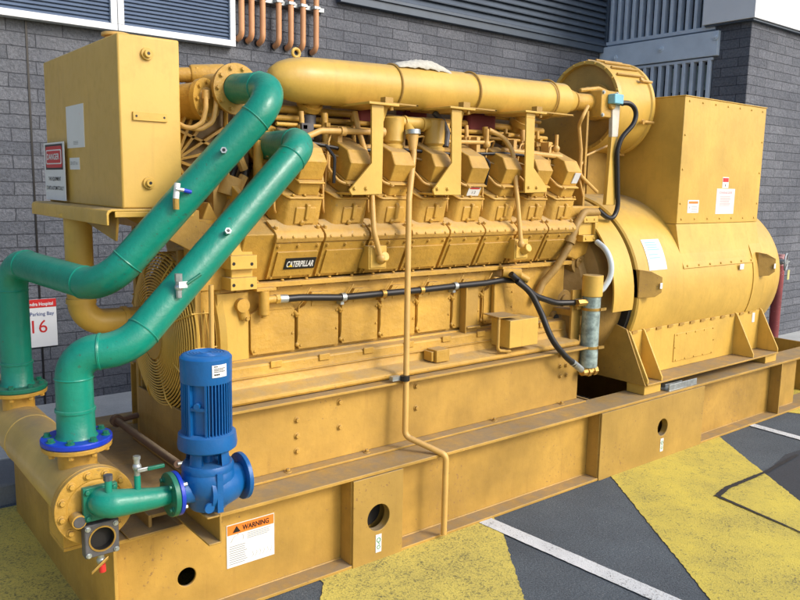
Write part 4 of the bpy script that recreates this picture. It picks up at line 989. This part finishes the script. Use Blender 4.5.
# lugs
for (u, v, x) in ((655,283,4.86), (773,262,6.36)):
    y0 = .168; q = at(u, v, 'y', .12)
    xx = 4.70 if x < 5 else 6.28; zc_ = 1.245 if x < 5 else 1.30
    xl_ = xx-.07 if x < 5 else xx+.02; xr_ = xx+.07 if x < 5 else xx+.13
    l_ = M().prism([(xl_,.175,zc_+.10),(xl_,.175,zc_-.10),(xr_-.05,.10,zc_-.09),(xr_,.08,zc_-.06),(xr_,.08,zc_+.05),(xr_-.08,.12,zc_+.09)], (0,.06,0))
    lo = part('lifting_lug', l_, YELD, al, .003)
    part('lug_label', M().box(xr_-.03,xr_-.004,.0755,.0795,zc_-.03,zc_+.01), WHT, lo)
q = at(735.5,268,'y',.175)
part('small_label', M().box(6.02-.03,6.02+.03,.1630,.1665,1.275,1.318), WHT, al)
part('cooling_slot', M().rev([(1.83,.651),(1.83,.6585),(1.93,.6565),(1.93,.648)], BC, X, 10, math.radians(-42), math.radians(-14), ref=(0,-1,0)), DRK, al) if False else part('cooling_slot', M().prism([(6.455,.245,1.14),(6.50,.245,1.14),(6.51,.36,.86),(6.45,.36,.86)], (0,.01,0)), DRK, al)
# feet and gussets
gx0, gx1 = 4.60, 6.50; fz = .560
ft = M().box(gx0, gx1, .03, .50, fz-.014, fz).box(gx0, gx1, 1.24, 1.71, fz-.014, fz)
part('foot_plate', ft, YELD, al, .003)
part('foot_web', M().box(gx0+.012, gx1-.012, .215, .23, fz+.001, .90), YEL, al, .003); part('foot_web', M().box(gx0+.012, gx1-.012, 1.51, 1.525, fz+.001, .90), YEL, al, .003)
gx = [at(644,376,'y',.05).x, at(660,374,'y',.05).x, at(752,348,'y',.05).x, at(765,349,'y',.05).x]
gx = [gx0, gx[1], gx[2], gx1-.014]
for i, x in enumerate(gx):
    part('gusset', M().prism([(x,.035,fz+.002),(x,.25,fz+.002),(x,.30,.86),(x,.215,.91),(x,.20,.90),(x,.035,fz+.03)], (.014,0,0)), YEL, al, .002)
part('end_frame', M().prism([(gx0-.003,.04,fz-.013),(gx0-.003,1.70,fz-.013),(gx0-.003,1.5,.92),(gx0-.003,1.2,1.0),(gx0-.003,.5,1.0),(gx0-.003,.22,.92)], (-.012,0,0)), YELD, al, .003)
a = at(673,356,'y',.213); b = at(715,322,'y',.213); b0 = at(673,333,'y',.213)
ap = M().box(a.x, b.x, .209, .2145, fz+.05, fz+.265)
for i in range(5):
    for z in (fz+.06, fz+.255): ap.cyl((a.x+.03+i*(b.x-a.x-.06)/4,.2095,z),(a.x+.03+i*(b.x-a.x-.06)/4,.203,z),.007,n=8)
for x in (a.x+.012, b.x-.012): ap.cyl((x,.2095,fz+.16),(x,.203,fz+.16),.007,n=8)
part('access_panel', ap, YEL, al, .002)
q = at(743,325,'x',6.30); part('foot_label', M().box(6.36,6.40,.2115,.2145,.80,.88), WHT, al)
b0 = at(646,392,'z',SH); b1 = at(756,365,'z',SH)
for x0, x1 in ((4.60,4.80),(6.33,6.52)): part('spacer_block', M().box(x0, x1, .055, .20, SH+.001, fz-.0145), YEL, al, .003)
part('jack_stud', M().cyl((6.18,.15,fz),(6.18,.15,fz+.07),.012,n=10).cyl((6.18,.15,fz+.03),(6.18,.15,fz+.05),.022,n=6), BRS, al)
part('seam_clips', (lambda m_: [m_.box(gx0+.04+i*.15, gx0+.10+i*.15, .205, .2151, .885, .902) for i in range(12)] and m_)(M()), YELD, al)
tr = thing('cable_bracket', (5.0, .08, SH), 'galvanised steel bracket lying on the skid flange under the alternator foot', 'bracket')
a = at(663,388,'z',SH+.002); a1 = 4.83
part('channel', M().box(4.84,5.20,.01,.20,SH+.001,SH+.007).box(4.84,5.20,.01,.018,SH+.007,SH+.05).box(4.84,5.20,.19,.198,SH+.007,SH+.05).box(4.90,5.12,.08,.12,SH+.007,SH+.03), STL, tr, .002)

# ================================================================== HEADER TANK
tk = thing('header_tank', (1.28, .95, 1.70), 'tall yellow box-shaped coolant header tank raised above the fan', 'tank')
TX0, TY0, TY1, TZ0, TZ1 = 1.14, .385, 1.525, 1.775, 2.50
TX1 = at(180.4, 100, 'y', TY0).x
body = part('body', M().box(TX0, TX1, TY0, TY1, TZ0, TZ1), paint('yellow_tank_paint', (.66,.43,.10), .36, .06, bmp=.15, coat=.08), tk, .008)
# tray with rolled lip
tr_ = M(); tp = [(TX0-.085,TZ0-.068),(TX0-.085,TZ0-.018),(TX0-.078,TZ0-.005),(TX0-.062,TZ0),(TX1+.03,TZ0),(TX1+.03,TZ0-.01),(TX0-.060,TZ0-.01),(TX0-.071,TZ0-.016),(TX0-.075,TZ0-.026),(TX0-.075,TZ0-.068)]
tr_.prism([(x, TY0-.05, z) for x, z in tp], (0, TY1-TY0+.08, 0))
tr_.box(TX0-.05, TX1+.03, TY0-.05, TY0-.042, TZ0-.035, TZ0-.0101)
part('base_tray', tr_, YEL, tk, .003)
part('tray_gusset', M().prism([(TX0-.03,TY0-.02,TZ0-.0105),(TX0-.03,TY0+.02,TZ0-.14),(TX0-.03,TY1-.3,TZ0-.0105)], (.012,0,0)).prism([(TX0-.03,TY0+.05,TZ0-.0105),(TX1+.1,TY0+.05,TZ0-.0105),(TX1+.1,TY0+.05,TZ0-.22)], (0,.012,0)), YELD, tk, .003)
part('filler_cap', M().cyl((1.23,.66,TZ1),(1.23,.66,TZ1+.028),.045,n=28).cyl((1.23,.66,TZ1+.028),(1.23,.66,TZ1+.042),.062,n=28), YELL, tk, .003)
for u, v in ((146.5,54),(148.5,183)):
    q = at(u, v, 'y', TY0); part('plug', M().cyl((q.x,TY0+.001,q.z),(q.x,TY0-.012,q.z),.026,n=24).cyl((q.x,TY0-.012,q.z),(q.x,TY0-.026,q.z),.016,n=20).mat(1).cyl((q.x,TY0-.0255,q.z),(q.x,TY0-.0272,q.z),.007,n=12), [YEL, INK], tk, .002)
a = at(132.5,120,'y',TY0); b = at(166.5,115,'y',TY0); zc_ = at(150,117,'y',TY0).z
hd = M().box(a.x, b.x, TY0-.010, TY0+.001, zc_-.018, zc_+.018); hd.mat(1)
for x in (a.x+.014, b.x-.014): hd.cyl((x,TY0-.0095,zc_),(x,TY0-.0115,zc_),.005,n=10)
part('name_strap', hd, [YEL, INK], tk, .002)
NX = (-1,0,0)
def xlabel(u0, v0, u1, v1, xx, mats, fn, name, label=None, d=.002):
    a = at(u0, v0, 'x', xx); b = at(u1, v1, 'x', xx); y1, y0, z1, z0 = a.y, b.y, a.z, b.z
    m_ = M().box(xx-d, xx+.001, y0, y1, z0, z1)
    if fn: fn(m_, y0, y1, z0, z1, xx-d)
    return part(name, m_, mats, tk, label=label)
RY = (0,-1,0)
def fA(m_, y0, y1, z0, z1, x):
    w, h = y1-y0, z1-z0; c = (y0+y1)/2
    m_.mat(1).text('i', (x, y0+w*.2, z1-h*.26), RY, Z, h*.08); m_.mat(2)
    for i in range(3): m_.box(x-.0006, x, c-w*.15, c+w*.12, z0+h*(.08+i*.03), z0+h*(.092+i*.03))
xlabel(66,107,85,147, TX0, [WHT, PNK, GINK], fA, 'paper_label', 'tall blank white paper label')
def fB(m_, y0, y1, z0, z1, x):
    m_.mat(1).text('GEN SET No 1', (x, (y0+y1)/2, z0+(z1-z0)*.4), RY, Z, (z1-z0)*.3, width=(y1-y0)*.8)
xlabel(70,158,80,169.5, TX0, [WHT, GINK], fB, 'asset_label')
xs = TX0-.020
def fD(m_, y0, y1, z0, z1, x):
    w, h = y1-y0, z1-z0; c = (y0+y1)/2
    m_.mat(1).box(x-.0006, x, y0+w*.07, y1-w*.07, z1-h*.47, z1-h*.03)
    pts = []
    def rrect(yc, zc, a, b, r, xx):
        out = []
        for (sy, sz, s0_) in ((1,1,0),(-1,1,90),(-1,-1,180),(1,-1,270)):
            for k in range(6):
                th = math.radians(s0_+k*18); out.append((xx, yc+sy*(a-r)+r*math.cos(th), zc+sz*(b-r)+r*math.sin(th)))
        return out
    zc = z1-h*.25
    m_.mat(2).prism(rrect(c, zc, w*.40, h*.185, h*.06, x-.0008), (-.0006,0,0))
    m_.mat(0).prism(rrect(c, zc, w*.38, h*.125, h*.04, x-.0016), (-.0006,0,0))
    m_.mat(2).prism(rrect(c, zc, w*.345, h*.105, h*.03, x-.0024), (-.0006,0,0))
    m_.mat(0).text('DANGER', (x-.0032, c, zc-h*.045), RY, Z, h*.10, width=w*.62, bold=.02)
    m_.mat(1).text('THIS EQUIPMENT', (x, c, z1-h*.66), RY, Z, h*.065, width=w*.62, bold=.01)
    m_.text('STARTS AUTOMATICALLY', (x, c, z1-h*.82), RY, Z, h*.065, width=w*.86, bold=.01)
xlabel(44,143.5,66.5,201, xs, [WHT, INK, REDI], fD, 'danger_sign', 'white danger placard propped on the tray')
# balance pipe below
bp_ = at(79, 250, 'y', 1.02)
zE = at(90, 322, 'y', 1.02).z
part('balance_pipe', M().tube([(bp_.x,1.02,TZ0-.02),(bp_.x,1.02,zE),(bp_.x+.32,1.02,zE-.01)], .066, 32, .11).cyl((bp_.x,1.02,zE+.10),(bp_.x,1.02,zE+.125),.072,n=32).cyl((bp_.x+.20,1.02,zE-.005),(bp_.x+.222,1.02,zE-.005),.072,n=32).cyl((bp_.x,1.02,TZ0-.06),(bp_.x,1.02,TZ0-.045),.09,n=28), YEL, tk)

# ================================================================== MANIFOLD
mf = thing('pipe_manifold', (.83, .6, .5), 'large dull yellow pipe header across the front end of the skid', 'pipe header')
MX, MZ = .83, .695
part('header_pipe', M().cyl((MX,-.09,MZ),(MX,2.1,MZ),.118,n=56).torus((MX,.80,MZ),Y,.118,.003,48,6), paint('yellow_header_paint', (.60,.41,.11), .38, .14, bmp=.2, coat=.12), mf)
ef = M().rev([(0,.0),(0,.085),(.004,.10),(.0,.105),(.0,.146),(.024,.146),(.024,.118)], (MX,-.115,MZ), Y, 64)
ef.rev([(.026,.10),(.026,.146),(.046,.146),(.046,.118)], (MX,-.115,MZ), Y, 64)
for k in range(12): th = 2*PI*k/12+.2; ef.hexbolt((MX+.124*math.cos(th),-.116,MZ+.124*math.sin(th)), -Y, .011, .010)
part('end_flange', ef, YELC, mf, .002)
pb_ = M().cyl((MX-.072,-.115,MZ-.03),(MX-.072,-.16,MZ-.03),.026,n=28); pb_.mat(1).cyl((MX-.072,-.160,MZ-.03),(MX-.072,-.163,MZ-.03),.021,n=24)
part('stub', pb_, [YELC, GRAYC], mf, .002)
R1 = (MX, .09); R2 = (MX, 1.04)
for (x, y) in (R1, R2):
    m_ = M().cyl((x,y,MZ+.03),(x,y,.872),.072,n=40).rev([(0,.072),(0,.128),(.018,.13),(.018,.0)], (x,y,.868), Z, 56)
    for k in range(8): th = 2*PI*k/8+.3; m_.hexbolt((x+.108*math.cos(th),y+.108*math.sin(th),.868), -Z, .012, .016)
    part('riser', m_, YELC, mf, .002)
part('saddle', M().prism([(MX-.085,.02,MZ-.07),(MX-.085,.02,MZ-.20),(MX+.105,.02,MZ-.20),(MX+.105,.02,MZ-.06)], (0,.014,0)).box(MX-.085,MX-.073,.034,.22,MZ-.20,MZ-.085).box(MX-.085,MX+.105,.02,.22,MZ-.215,MZ-.20), YELC, mf, .003)

# ---- inlet casting and elbow to the pump
PY = -.205
pmx = at(207, 420, 'y', PY).x; PZ = at(180, 492, 'y', PY).z
inl = thing('inlet_elbow', (.95, -.2, PZ), 'small green elbow pipe linking the yellow header to the blue pump', 'pipe elbow')
q = at(100, 500, 'y', -.15); q_h = at(101, 536, 'y', -.15)
sq = M().box(q.x-.062, q.x+.062, -.16, -.136, q.z-.072, q.z+.058)
for dx in (-.048,.048):
    for dz in (-.055,.044): sq.hexbolt((q.x+dx,-.16,q.z+dz), -Y, .010, .010)
part('square_flange', sq, GRND, inl, .004)
fxl = at(168, 492, 'y', PY).x
ebp = [(q.x,-.14,q.z),(q.x,PY-.0,q.z+.0),(q.x+.1,PY,PZ+.004),(fxl,PY,PZ)]
cen = fillet([V((q.x,-.135,q.z)), V((q.x+.005,PY,q.z)), V((fxl-.05,PY,PZ)), V((fxl,PY,PZ))], .07)
n_ = len(cen); rs = [.052-.016*max(0,(c.x-q.x-.03)/(fxl-q.x-.03)) for c in cen]
part('elbow', M().tube(cen, rs, 28), GRN, inl)
lf = M().rev([(0,.036),(0,.085),(.020,.086),(.020,.0)], (fxl,PY,PZ), X, 48)
for k in range(4): th = PI/4+PI/2*k; lf.hexbolt((fxl,PY+.064*math.cos(th),PZ+.064*math.sin(th)), -X, .009, .010)
part('outlet_flange', lf, GRND, inl, .002)
s1 = at(108, 478, 'y', PY); part('capped_stub', M().cyl((s1.x,PY,PZ+.03),(s1.x,PY,s1.z-.008),.013,n=16).mat(1).cyl((s1.x,PY,s1.z-.008),(s1.x,PY,s1.z+.012),.017,n=8), [GRN, GRAYC], inl)
s2 = at(137, 470, 'y', PY); zt2 = at(137,459,'y',PY).z
vlv = M().cyl((s2.x,PY,PZ+.03),(s2.x,PY,s2.z-.02),.012,n=16).mat(1).cyl((s2.x,PY,s2.z-.02),(s2.x,PY,zt2),.011,n=14).sphere((s2.x,PY,s2.z+.012),.017,12).cyl((s2.x,PY,zt2),(s2.x,PY,zt2+.012),.014,n=6)
part('ball_valve', vlv, [GRN, STL], inl)
part('valve_lever', M().box(s2.x-.008,s2.x+.035,PY-.026,PY-.020,s2.z-.003,s2.z+.013).mat(1).box(s2.x+.03,s2.x+.095,PY-.030,PY-.017,s2.z-.002,s2.z+.012), [STL, GRND], inl, .003)
# grey cast valve block below
gb = thing('valve_block', (q_h.x,-.15,q_h.z-.07), 'grey square flange with an open black bore and a small drain cock', 'valve')
part('square_flange', M().holeplate(q_h.x-.062,q_h.x+.062,q_h.z-.070,q_h.z+.058,-.165,-.12,q_h.x,q_h.z-.004,.045), GRAYC, gb, .004)
part('gasket_ring', M().rev([(0,.043),(0,.050),(-.003,.049),(-.003,.044)], (q_h.x,-.165,q_h.z-.004), Y, 40), BRS, gb)
part('bore', M().rev([(.001,.0445),(.034,.0445),(.034,0)], (q_h.x,-.166,q_h.z-.004), Y, 40), DRK, gb)
z3 = q_h.z-.07
part('drain_cock', M().cyl((q_h.x+.0,-.14,z3),(q_h.x,-.14,z3-.03),.012,n=12).sphere((q_h.x,-.14,z3-.03),.017,12).mat(1).cyl((q_h.x+.002,-.14,z3-.045),(q_h.x+.004,-.14,z3-.075),.013,n=14), [STL, REDI], gb)
part('drain_lever', M().hexa([(q_h.x+.02,-.165,z3-.022),(q_h.x+.02,-.158,z3-.022),(q_h.x-.045,-.165,z3-.062),(q_h.x-.045,-.172,z3-.062),(q_h.x+.02,-.165,z3-.008),(q_h.x+.02,-.158,z3-.008),(q_h.x-.045,-.165,z3-.050),(q_h.x-.045,-.172,z3-.050)]), BRS, gb, .002)
for dx in (-.05,.05):
    for dz in (-.058,.044): part('stud', M().hexbolt((q_h.x+dx,-.165,q_h.z+dz), -Y, .007, .006), STL, gb)

# ================================================================== PUMP
pm = thing('water_pump', (pmx, PY, SH), 'bright blue vertical electric water pump with a finned motor', 'pump')
def pz(v): return at(209, v, 'y', PY-.03).z
ztop, zc1, zf0, zf1 = at(210,352,'y',PY).z, at(209,386,'y',PY-.09).z, at(209,438,'y',PY-.09).z, at(209,455,'y',PY-.09).z
MR_ = .098
mo = part('motor', M().cyl((pmx,PY,zf0-.0),(pmx,PY,zc1+.005),MR_-.020,n=48), BLU, pm)
cw = M().rev([(0,0),(0,.09),(0,MR_-.001),(.004,MR_),(ztop-zc1-.014,MR_+.001),(ztop-zc1-.004,MR_-.008),(ztop-zc1,MR_-.022),(ztop-zc1+.001,.03),(ztop-zc1-.002,.0)], (pmx,PY,zc1), Z, 56)
for k in range(5): cw.torus((pmx,PY,ztop+.0005), Z, .022+.012*k, .0018, 40, 5)
part('fan_cowl', cw, BLU, mo)
fn_ = M()
view = math.atan2(-2.935-PY, 0-pmx)
for k in range(46):
    th = 2*PI*k/46; d = V((math.cos(th), math.sin(th), 0)); e = V((-math.sin(th), math.cos(th), 0))*.0022
    c = V((pmx, PY, 0)); a0, a1 = MR_-.022, MR_-.001
    rel = (th-view+PI) % (2*PI)-PI
    if .18 < rel*-1+0 < .62: continue
    fn_.hexa([c+d*a0-e+Z*(zf0), c+d*a1-e+Z*zf0, c+d*a1+e+Z*zf0, c+d*a0+e+Z*zf0, c+d*a0-e+Z*zc1, c+d*a1-e+Z*zc1, c+d*a1+e+Z*zc1, c+d*a0+e+Z*zc1])
part('cooling_fins', fn_, BLU, mo)
th = view-.40; d = V((math.cos(th), math.sin(th), 0)); e = V((-math.sin(th), math.cos(th), 0))
c = V((pmx,PY,0))+d*(MR_-.012)
tj = M()
for s_ in (-.036, .030): tj.hexa([c+e*(s_)-d*.02+Z*zf0, c+e*(s_)+d*.006+Z*zf0, c+e*(s_+.008)+d*.006+Z*zf0, c+e*(s_+.008)-d*.02+Z*zf0, c+e*(s_)-d*.02+Z*zc1, c+e*(s_)+d*.006+Z*zc1, c+e*(s_+.008)+d*.006+Z*zc1, c+e*(s_+.008)-d*.02+Z*zc1])
tj.cyl(c-d*.02+Z*((zf0+zc1)/2+.02), c+d*.012+Z*((zf0+zc1)/2+.02), .012, n=14).hexa([c+e*-.03-d*.02+Z*((zf0+zc1)/2), c+e*-.03+d*.004+Z*((zf0+zc1)/2), c+e*.03+d*.004+Z*((zf0+zc1)/2), c+e*.03-d*.02+Z*((zf0+zc1)/2), c+e*-.03-d*.02+Z*((zf0+zc1)/2+.012), c+e*-.03+d*.004+Z*((zf0+zc1)/2+.012), c+e*.03+d*.004+Z*((zf0+zc1)/2+.012), c+e*.03-d*.02+Z*((zf0+zc1)/2+.012)])
part('terminal_recess', tj, BLU, mo)
# rating label wrapped on the cowl
lbm = M(); c0 = []
for i in range(9):
    th = view+.22+.62*i/8; d = V((math.cos(th), math.sin(th), 0)); c0 += [V((pmx,PY,ztop-.078))+d*(MR_+.003), V((pmx,PY,ztop-.030))+d*(MR_+.003)]
lbm.add(c0, [(2*i,2*i+2,2*i+3,2*i+1) for i in range(8)]); lbm.mat(1)
for z_, h_, i0, i1 in ((.070,.006,1,4),(.058,.003,1,7),(.052,.003,1,6),(.046,.003,1,7),(.038,.004,1,3)):
    for i in range(i0, i1):
        pp = []
        for th in (view+.22+.62*i/8, view+.22+.62*(i+.8)/8):
            d = V((math.cos(th), math.sin(th), 0)); pp.append(V((pmx,PY,ztop-z_))+d*(MR_+.0038))
        lbm.add([pp[0], pp[1], pp[1]+Z*h_, pp[0]+Z*h_], [(0,1,2,3)])
part('rating_label', lbm, [WHT, INK], mo)
part('motor_flange', M().rev([(0,.05),(0,.105),(.006,.113),(.022,.115),(zf0-zf1-.004,.110),(zf0-zf1+.004,.085)], (pmx,PY,zf1), Z, 56), BLU, pm)
zl0 = at(207,468,'y',PY-.07).z
ln = M()
for k in range(4):
    th = view+PI/4*1.25+PI/2*k; ln.rev([(0,.062),(0,.088),(zf1-zl0+.004,.082),(zf1-zl0+.004,.062),(0,.062)], (pmx,PY,zl0-.004), Z, 8, th-.32, th+.32, ref=(1,0,0))
ln.rev([(-.03,.10),(-.012,.102),(0,.096),(.001,.0)], (pmx,PY,zl0-.0), Z, 48).cyl((pmx,PY,zl0),(pmx,PY,zf1),.022,n=20)
part('lantern', ln, BLU, pm)
zv0 = at(207,514,'y',PY-.07).z; zv1 = zl0-.02
rbx = at(240, 475, 'y', PY).x; rz = at(242, 475, 'y', PY).z
vo = M(); hv = zv1-zv0
vo.rev([(0,.0),(0,.070),(.012,.076),(hv*.30,.078),(hv*.36,.088),(hv*.55,.102),(hv*.78,.106),(hv*.92,.10),(hv+.01,.088)], (pmx,PY,zv0), Z, 48)
cen = [V((pmx-.03,PY-.02,zv0+hv*.5)), V((pmx+.03,PY-.02,zv0+hv*.5)), V((pmx+.085,PY-.01,rz-.012)), V((rbx-.02,PY,rz)), V((rbx,PY,rz))]
vo.tube(cen, [.092,.088,.074,.060,.056], 32)
vo.box(pmx-.012,pmx+.012,PY-.110,PY-.09,zv0+.01,zv1).cyl((pmx-.04,PY-.09,zv0+hv*.2),(pmx-.04,PY-.10,zv0+hv*.2),.02,n=16)
vo.tube([V((pmx-.02,PY,PZ)), V((fxl+.03,PY,PZ))], [.06,.045], 28)
part('volute', vo, BLU, pm, ang=60)
part('outlet_flange', M().rev([(0,.03),(0,.095),(.018,.096),(.018,.05),(.010,.045),(.010,.0)], (rbx-.004,PY,rz), X, 48), BLU, pm, .002)
part('inlet_flange', M().rev([(0,.03),(0,.085),(.016,.086),(.016,.035)], (fxl+.022,PY,PZ), X, 48), BLUF, pm, .002)
for k in range(4): th = PI/4+PI/2*k; part('flange_nut', M().hexbolt((fxl+.038,PY+.064*math.cos(th),PZ+.064*math.sin(th)), X, .008, .016), STL, pm)


# ================================================================== GREEN PIPES
PR = .069
def gpipe(path, fil, label, valves, bot):
    t = thing('coolant_pipe', path[0], label, 'pipe', 'green coolant pipes')
    c = fillet([V(p) for p in path], fil)
    part('pipe', M().tube(c, PR, 40), GRN, t)
    
    # weld rings where elbows meet straights
    segs = [V(p) for p in path]
    acc = []
    for i in range(1, len(segs)-1):
        a = (segs[i-1]-segs[i]); b = (segs[i+1]-segs[i]); ang = a.angle(b); d = min(fil[i-1]/math.tan(ang/2), a.length*.49, b.length*.49)
        for vec in (a, b): u_ = vec.normalized(); part('weld_bead', M().torus(segs[i]+u_*d, u_, PR-.0005, .0042, 40, 6), GRN, t)
    return t
zA = at(19, 264, 'x', MX).z
A2 = at(104, 288, 'y', .30); A3 = at(283, 87, 'y', .06); A4 = V((E1.x, .45, E1.z))
pA = gpipe([(MX,1.04,.89),(MX,1.04,zA),tuple(A2),tuple(A3),tuple(A4)], [.13,.20,.15], 'upper green coolant pipe, rising from the dark green flange past the tank', None, None)
zB = at(78, 356, 'x', MX).z
B3 = at(304, 143, 'y', .14); B4 = V((E2.x, .60, E2.z))
B2 = V((MX, .09, zB))
B2b = at(127, 350, 'y', .0)
pB = gpipe([(MX,.09,.89),(MX,.09,zB),tuple(B2b),tuple(B3),tuple(B4)], [.12,.2,.13], 'lower green coolant pipe, rising from the bright blue flange over the pump', None, None)
for (x, y), col, par in ((R1, BLUF, pB), (R2, GRND, pA)):
    m_ = M().rev([(0,.06),(0,.128),(.004,.131),(.018,.131),(.022,.128),(.022,.06)], (x,y,.8885), Z, 56)
    part('base_flange', m_, col, par)
    for k in range(8): th = 2*PI*k/8+.3; part('flange_nut', M().hexbolt((x+.108*math.cos(th),y+.108*math.sin(th),.9105), Z, .012, .012), GRND, par)
    part('weld_collar', M().rev([(0,PR+.001),(.0,PR+.010),(.012,PR+.002),(.10,PR+.001),(.102,PR+.006),(.112,PR+.006),(.114,PR)], (x,y,.9105), Z, 48), GRN, par)
def stub(a, b, t_, par, dirv):
    p = a+(b-a)*t_; ax = (b-a).normalized(); d = (dirv-ax*dirv.dot(ax)).normalized()
    return p+d*PR, d
# pressure tapping on each pipe (nut facing the camera side)
toC = V((-.45,-1,.15)).normalized()
p, d = stub(A2, A3, .66, pA, toC); part('tapping', M().cyl(p-d*.01, p+d*.018, .012, n=14).mat(1).cyl(p+d*.018, p+d*.034, .014, n=6).mat(2).cyl(p+d*.034, p+d*.0345, .007, n=10), [GRN, STL, INK], pA)
p, d = stub(B2b, B3, .50, pB, toC); part('tapping', M().cyl(p-d*.01, p+d*.018, .012, n=14).mat(1).cyl(p+d*.018, p+d*.034, .014, n=6).mat(2).cyl(p+d*.034, p+d*.0345, .007, n=10), [GRN, STL, INK], pB)
p, d = stub(A2, A3, .40, pA, toC)
part('ball_valve', M().cyl(p-d*.01, p+d*.025, .011, n=14).cyl(p+d*.02-Z*.022, p+d*.02+Z*.022, .013, n=10).mat(1).cyl(p+d*.022+Z*.022, p+d*.022+Z*.085+X*.008, .0125, n=14), [BRS, WHT], pA)
part('valve_lever', M().tube([p+d*.03+Z*.06, p+d*.035+Z*.055+X*.035], .009, 10).mat(1).tube([p+d*.035+Z*.055+X*.033, p+d*.03+Z*.048+X*.065], .009, 10), [STL, BLUF], pA)
p, d = stub(B2b, B3, .24, pB, toC)
part('ball_valve', M().cyl(p-d*.01-Z*.02, p+d*.02-Z*.02, .011, n=14).cyl(p+d*.018-Z*.035, p+d*.018+Z*.03, .012, n=10).sphere(p+d*.018+Z*.005, .017, 12).cyl(p+d*.018+Z*.03, p+d*.018+Z*.06, .015, n=6), STL, pB)
part('valve_lever', M().box((p+d*.04).x-.003,(p+d*.04).x+.032,(p+d*.04).y-.002,(p+d*.04).y+.002,(p+d*.04).z-.003,(p+d*.04).z+.022).mat(1).tube([p+d*.04+X*.03+Z*.012, p+d*.042+X*.088+Z*.046], .007, 10), [WHT, GRND], pB)

# loose brown rod
br_ = M().cyl((1.34,1.17,.60),(1.345,.36,.60),.019,n=16).cyl((1.34,1.19,.60),(1.34,1.16,.60),.034,n=18).cyl((1.34,1.17,.60),(1.46,1.19,.605),.016,n=12)
br = thing('drain_rod', (1.34,.8,.60), 'brown steel rod running across the skid below the fan', 'rod')
part('rod', br_, BROWN, br); part('rod_tip', M().cyl((1.345,.362,.60),(1.42,.352,.60),.009,n=10), STL, br)

# ================================================================== LIGHT
w = bpy.data.worlds.new('World'); sc.world = w; w.use_nodes = True
nt = w.node_tree; bg = nt.nodes['Background']; sky = nt.nodes.new('ShaderNodeTexSky'); sky.sky_type = 'NISHITA'; sky.sun_disc = False
sd = V((.50, -1.0, .78)).normalized()
sky.sun_elevation = math.asin(sd.z); sky.sun_rotation = math.atan2(sd.x, sd.y); sky.air_density = 1.0; sky.dust_density = 3.0; sky.ozone_density = 1.0
nt.links.new(sky.outputs[0], bg.inputs[0]); bg.inputs[1].default_value = .15
sl = bpy.data.lights.new('sun', 'SUN'); sl.energy = 1.1; sl.angle = math.radians(14); sl.color = (1, .95, .88)
so_ = bpy.data.objects.new('sun', sl); C.objects.link(so_); so_.rotation_euler = (-sd).to_track_quat('-Z', 'Y').to_euler(); so_.location = sd*20
sc.view_settings.view_transform = 'Standard'; sc.view_settings.look = 'None'; sc.view_settings.gamma = 1; sc.view_settings.exposure = .68
try: sc.view_settings.use_curve_mapping = False
except Exception: pass
